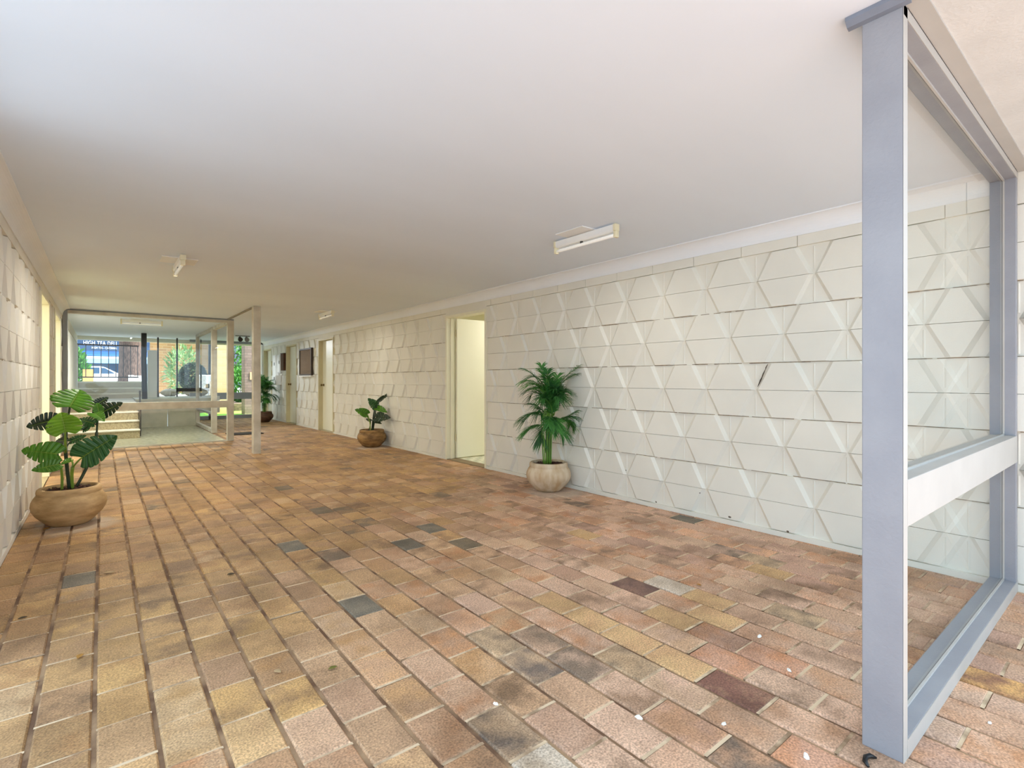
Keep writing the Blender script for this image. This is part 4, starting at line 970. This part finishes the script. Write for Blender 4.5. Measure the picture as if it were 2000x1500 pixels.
# plants
def bush(name, label, c, rad, n, ls, m, seed, trunk=None, cat='bush', blade=.3, shell=.5, up=0.2):
    rb = random.Random(seed); t = thing(name, label, cat, (c[0], c[1], 0)); mb = MB()
    for _ in range(n):
        d = Vector((rb.gauss(0, 1), rb.gauss(0, 1), rb.gauss(0, 1))).normalized(); r = shell + (1 - shell) * rb.random() ** .5
        p = Vector((d.x * rad[0] * r, d.y * rad[1] * r, c[2] + d.z * rad[2] * r))
        ax = (d + Vector((rb.gauss(0, .5), rb.gauss(0, .5), rb.gauss(0, .5) + up))).normalized(); sd = ax.cross(Vector((rb.gauss(0, 1), rb.gauss(0, 1), rb.gauss(0, 1)))).normalized()
        l = ls * rb.uniform(.6, 1.3); w = l * blade
        mb.poly([p, p + ax * l * .5 + sd * w, p + ax * l, p + ax * l * .5 - sd * w])
    mb.build('foliage', m, t, recalc=False)
    mb = MB(); z0 = trunk if trunk is not None else 0
    for k in range(4):
        mb.tube([(.03 * k, .02 * k, z0), (.1 * math.cos(k * 1.7) * rad[0], .1 * math.sin(k * 1.7), (z0 + c[2]) / 2), (.45 * math.cos(k * 1.7) * rad[0], .45 * math.sin(k * 1.7) * rad[1], c[2])], [.03, .022, .01], 6)
    mb.build('stem', M['trunk'], t); return t
bush('garden_bush', 'tall pale green feathery bush behind the round topiary', (2.02, 19.2, 1.40), (.42, .35, .75), 700, .20, M['shrub_lt'], 1, .66, blade=.12, up=.6)
bush('topiary', 'dark round clipped topiary seen through the lobby glass', (2.12, 17.8, 1.2), (.34, .34, .40), 5000, .05, M['topiary'], 2, .66, shell=.9, blade=.5)
bush('garden_shrub', 'green shrub beside the brown brick pier', (4.1, 21.3, .9), (.6, .35, .6), 900, .16, M['shrub'], 3, .2)
bush('climber', 'tall leafy climber hanging at the far end of the passage', (3.98, 22.6, 2.2), (.5, .35, 1.2), 1100, .16, M['shrub'], 4, .2)
bush('verge_bush', 'bright green leafy plant left of the gate', (-.75, 20.6, 1.35), (.42, .42, .75), 700, .2, M['shrub'], 5, .45, up=.6)
bush('dry_fronds', 'pale dry palm fronds drooping over the deli sign', (-1.22, 22.5, 2.40), (.36, .3, .45), 34, .5, mat('dry_frond', 'b79a8a', .8, .2, 6), 6, .45, blade=.05)
for i, (x, y, s_) in enumerate([(1.50, 17.25, .16), (2.02, 17.1, .16), (2.42, 17.25, .12)]):
    rb = random.Random(i); mb = MB(); g = []
    for a in range(7):
        th = math.pi * a / 6; g.append([(s_ * 1.3 * math.sin(th) * math.cos(2 * math.pi * k / 12) * (1 + .15 * math.sin(5 * k + a + i)), s_ * math.sin(th) * math.sin(2 * math.pi * k / 12), s_ * .7 * math.cos(th) * (1 + .1 * math.sin(3 * k))) for k in range(12)])
    for r_ in g: r_.append(r_[0])
    mb.quads(g); o = mb.build('garden_rock', M['rock'], loc=(x, y, .66 + s_ * .6), smooth=True)
    tag(o, ['leftmost pale rock at the foot of the topiary', 'pale rock right of the topiary foot', 'small pale rock beside the side glass'][i], 'rock', 'pale rocks in the raised garden')

# ------------------------------------------------------------------ light
w = bpy.data.worlds.new('sky'); scn.world = w; w.use_nodes = True
bg = w.node_tree.nodes['Background']; bg.inputs[0].default_value = (0.66, 0.84, 1.0, 1); bg.inputs[1].default_value = 1.0
sd = bpy.data.lights.new('sun', 'SUN'); sd.energy = 6.0; sd.angle = .01; sd.color = (1, .98, .96)
so = bpy.data.objects.new('sun', sd); COL.objects.link(so)
so.rotation_euler = Vector((-1.0, .30, -1.35)).to_track_quat('-Z', 'Y').to_euler()
def lamp(loc, e, col=(1, .98, .94)):
    ld = bpy.data.lights.new('room_and_fill_lamp', 'AREA'); ld.energy = e; ld.size = .6; ld.color = col
    lo = bpy.data.objects.new('room_and_fill_lamp', ld); COL.objects.link(lo); lo.location = loc
lamp((5.1, 5.6, 2.28), 8)
def spot(loc, aim, e):
    ld = bpy.data.lights.new('spot_lamp', 'SPOT'); ld.energy = e; ld.spot_size = 1.5; ld.spot_blend = 1; ld.shadow_soft_size = .05; ld.color = (.86, .93, 1)
    lo = bpy.data.objects.new('spot_lamp', ld); COL.objects.link(lo); lo.location = loc
    lo.rotation_euler = (Vector(aim) - Vector(loc)).to_track_quat('-Z', 'Y').to_euler()
spot((2.72, 14.22, 2.10), (3.2, 12.0, .6), 34); spot((2.88, 14.50, 2.10), (3.5, 15.2, .8), 16)
lamp((-2.2, 7.2, 2.28), 30); lamp((-2.2, 9.2, 2.28), 30)  # unseen lamps added behind the left doorways to brighten the hall
def tube_lamp(loc, e, along_y=True):
    ld = bpy.data.lights.new('tube_lamp', 'AREA'); ld.shape = 'RECTANGLE'; ld.size = .03; ld.size_y = .56; ld.energy = e; ld.color = (1, .95, .84)
    lo = bpy.data.objects.new('tube_lamp', ld); COL.objects.link(lo); lo.location = loc
    if not along_y: lo.rotation_euler.z = math.pi / 2
tube_lamp((2.845, 2.69, 2.122), 2); tube_lamp((.562, 5.65, 2.122), 8.5); tube_lamp((2.86, 8.43, 2.122), 2.5); tube_lamp((.585, 11.66, 2.122), 20, False)

# ------------------------------------------------------------------ camera and view
cd = bpy.data.cameras.new('camera'); cam = bpy.data.objects.new('camera', cd); COL.objects.link(cam)
cd.sensor_width = 36; cd.lens = 36 * F / 2000; cd.shift_y = -(750 - HOR) / 2000
cd.clip_start = .02; cd.clip_end = 300
cam.location = (0, 0, HC); cam.rotation_euler = (math.pi / 2, 0, -TH)
scn.camera = cam
vs = scn.view_settings
vs.view_transform = 'Standard'; vs.look = 'None'; vs.gamma = 1; vs.use_curve_mapping = False; vs.exposure = 1.66
cy = scn.cycles
cy.max_bounces = 14; cy.diffuse_bounces = 10; cy.glossy_bounces = 6; cy.transparent_max_bounces = 24; cy.transmission_bounces = 8
cy.use_denoising = True; cy.sample_clamp_indirect = 6; cy.caustics_reflective = False; cy.caustics_refractive = False
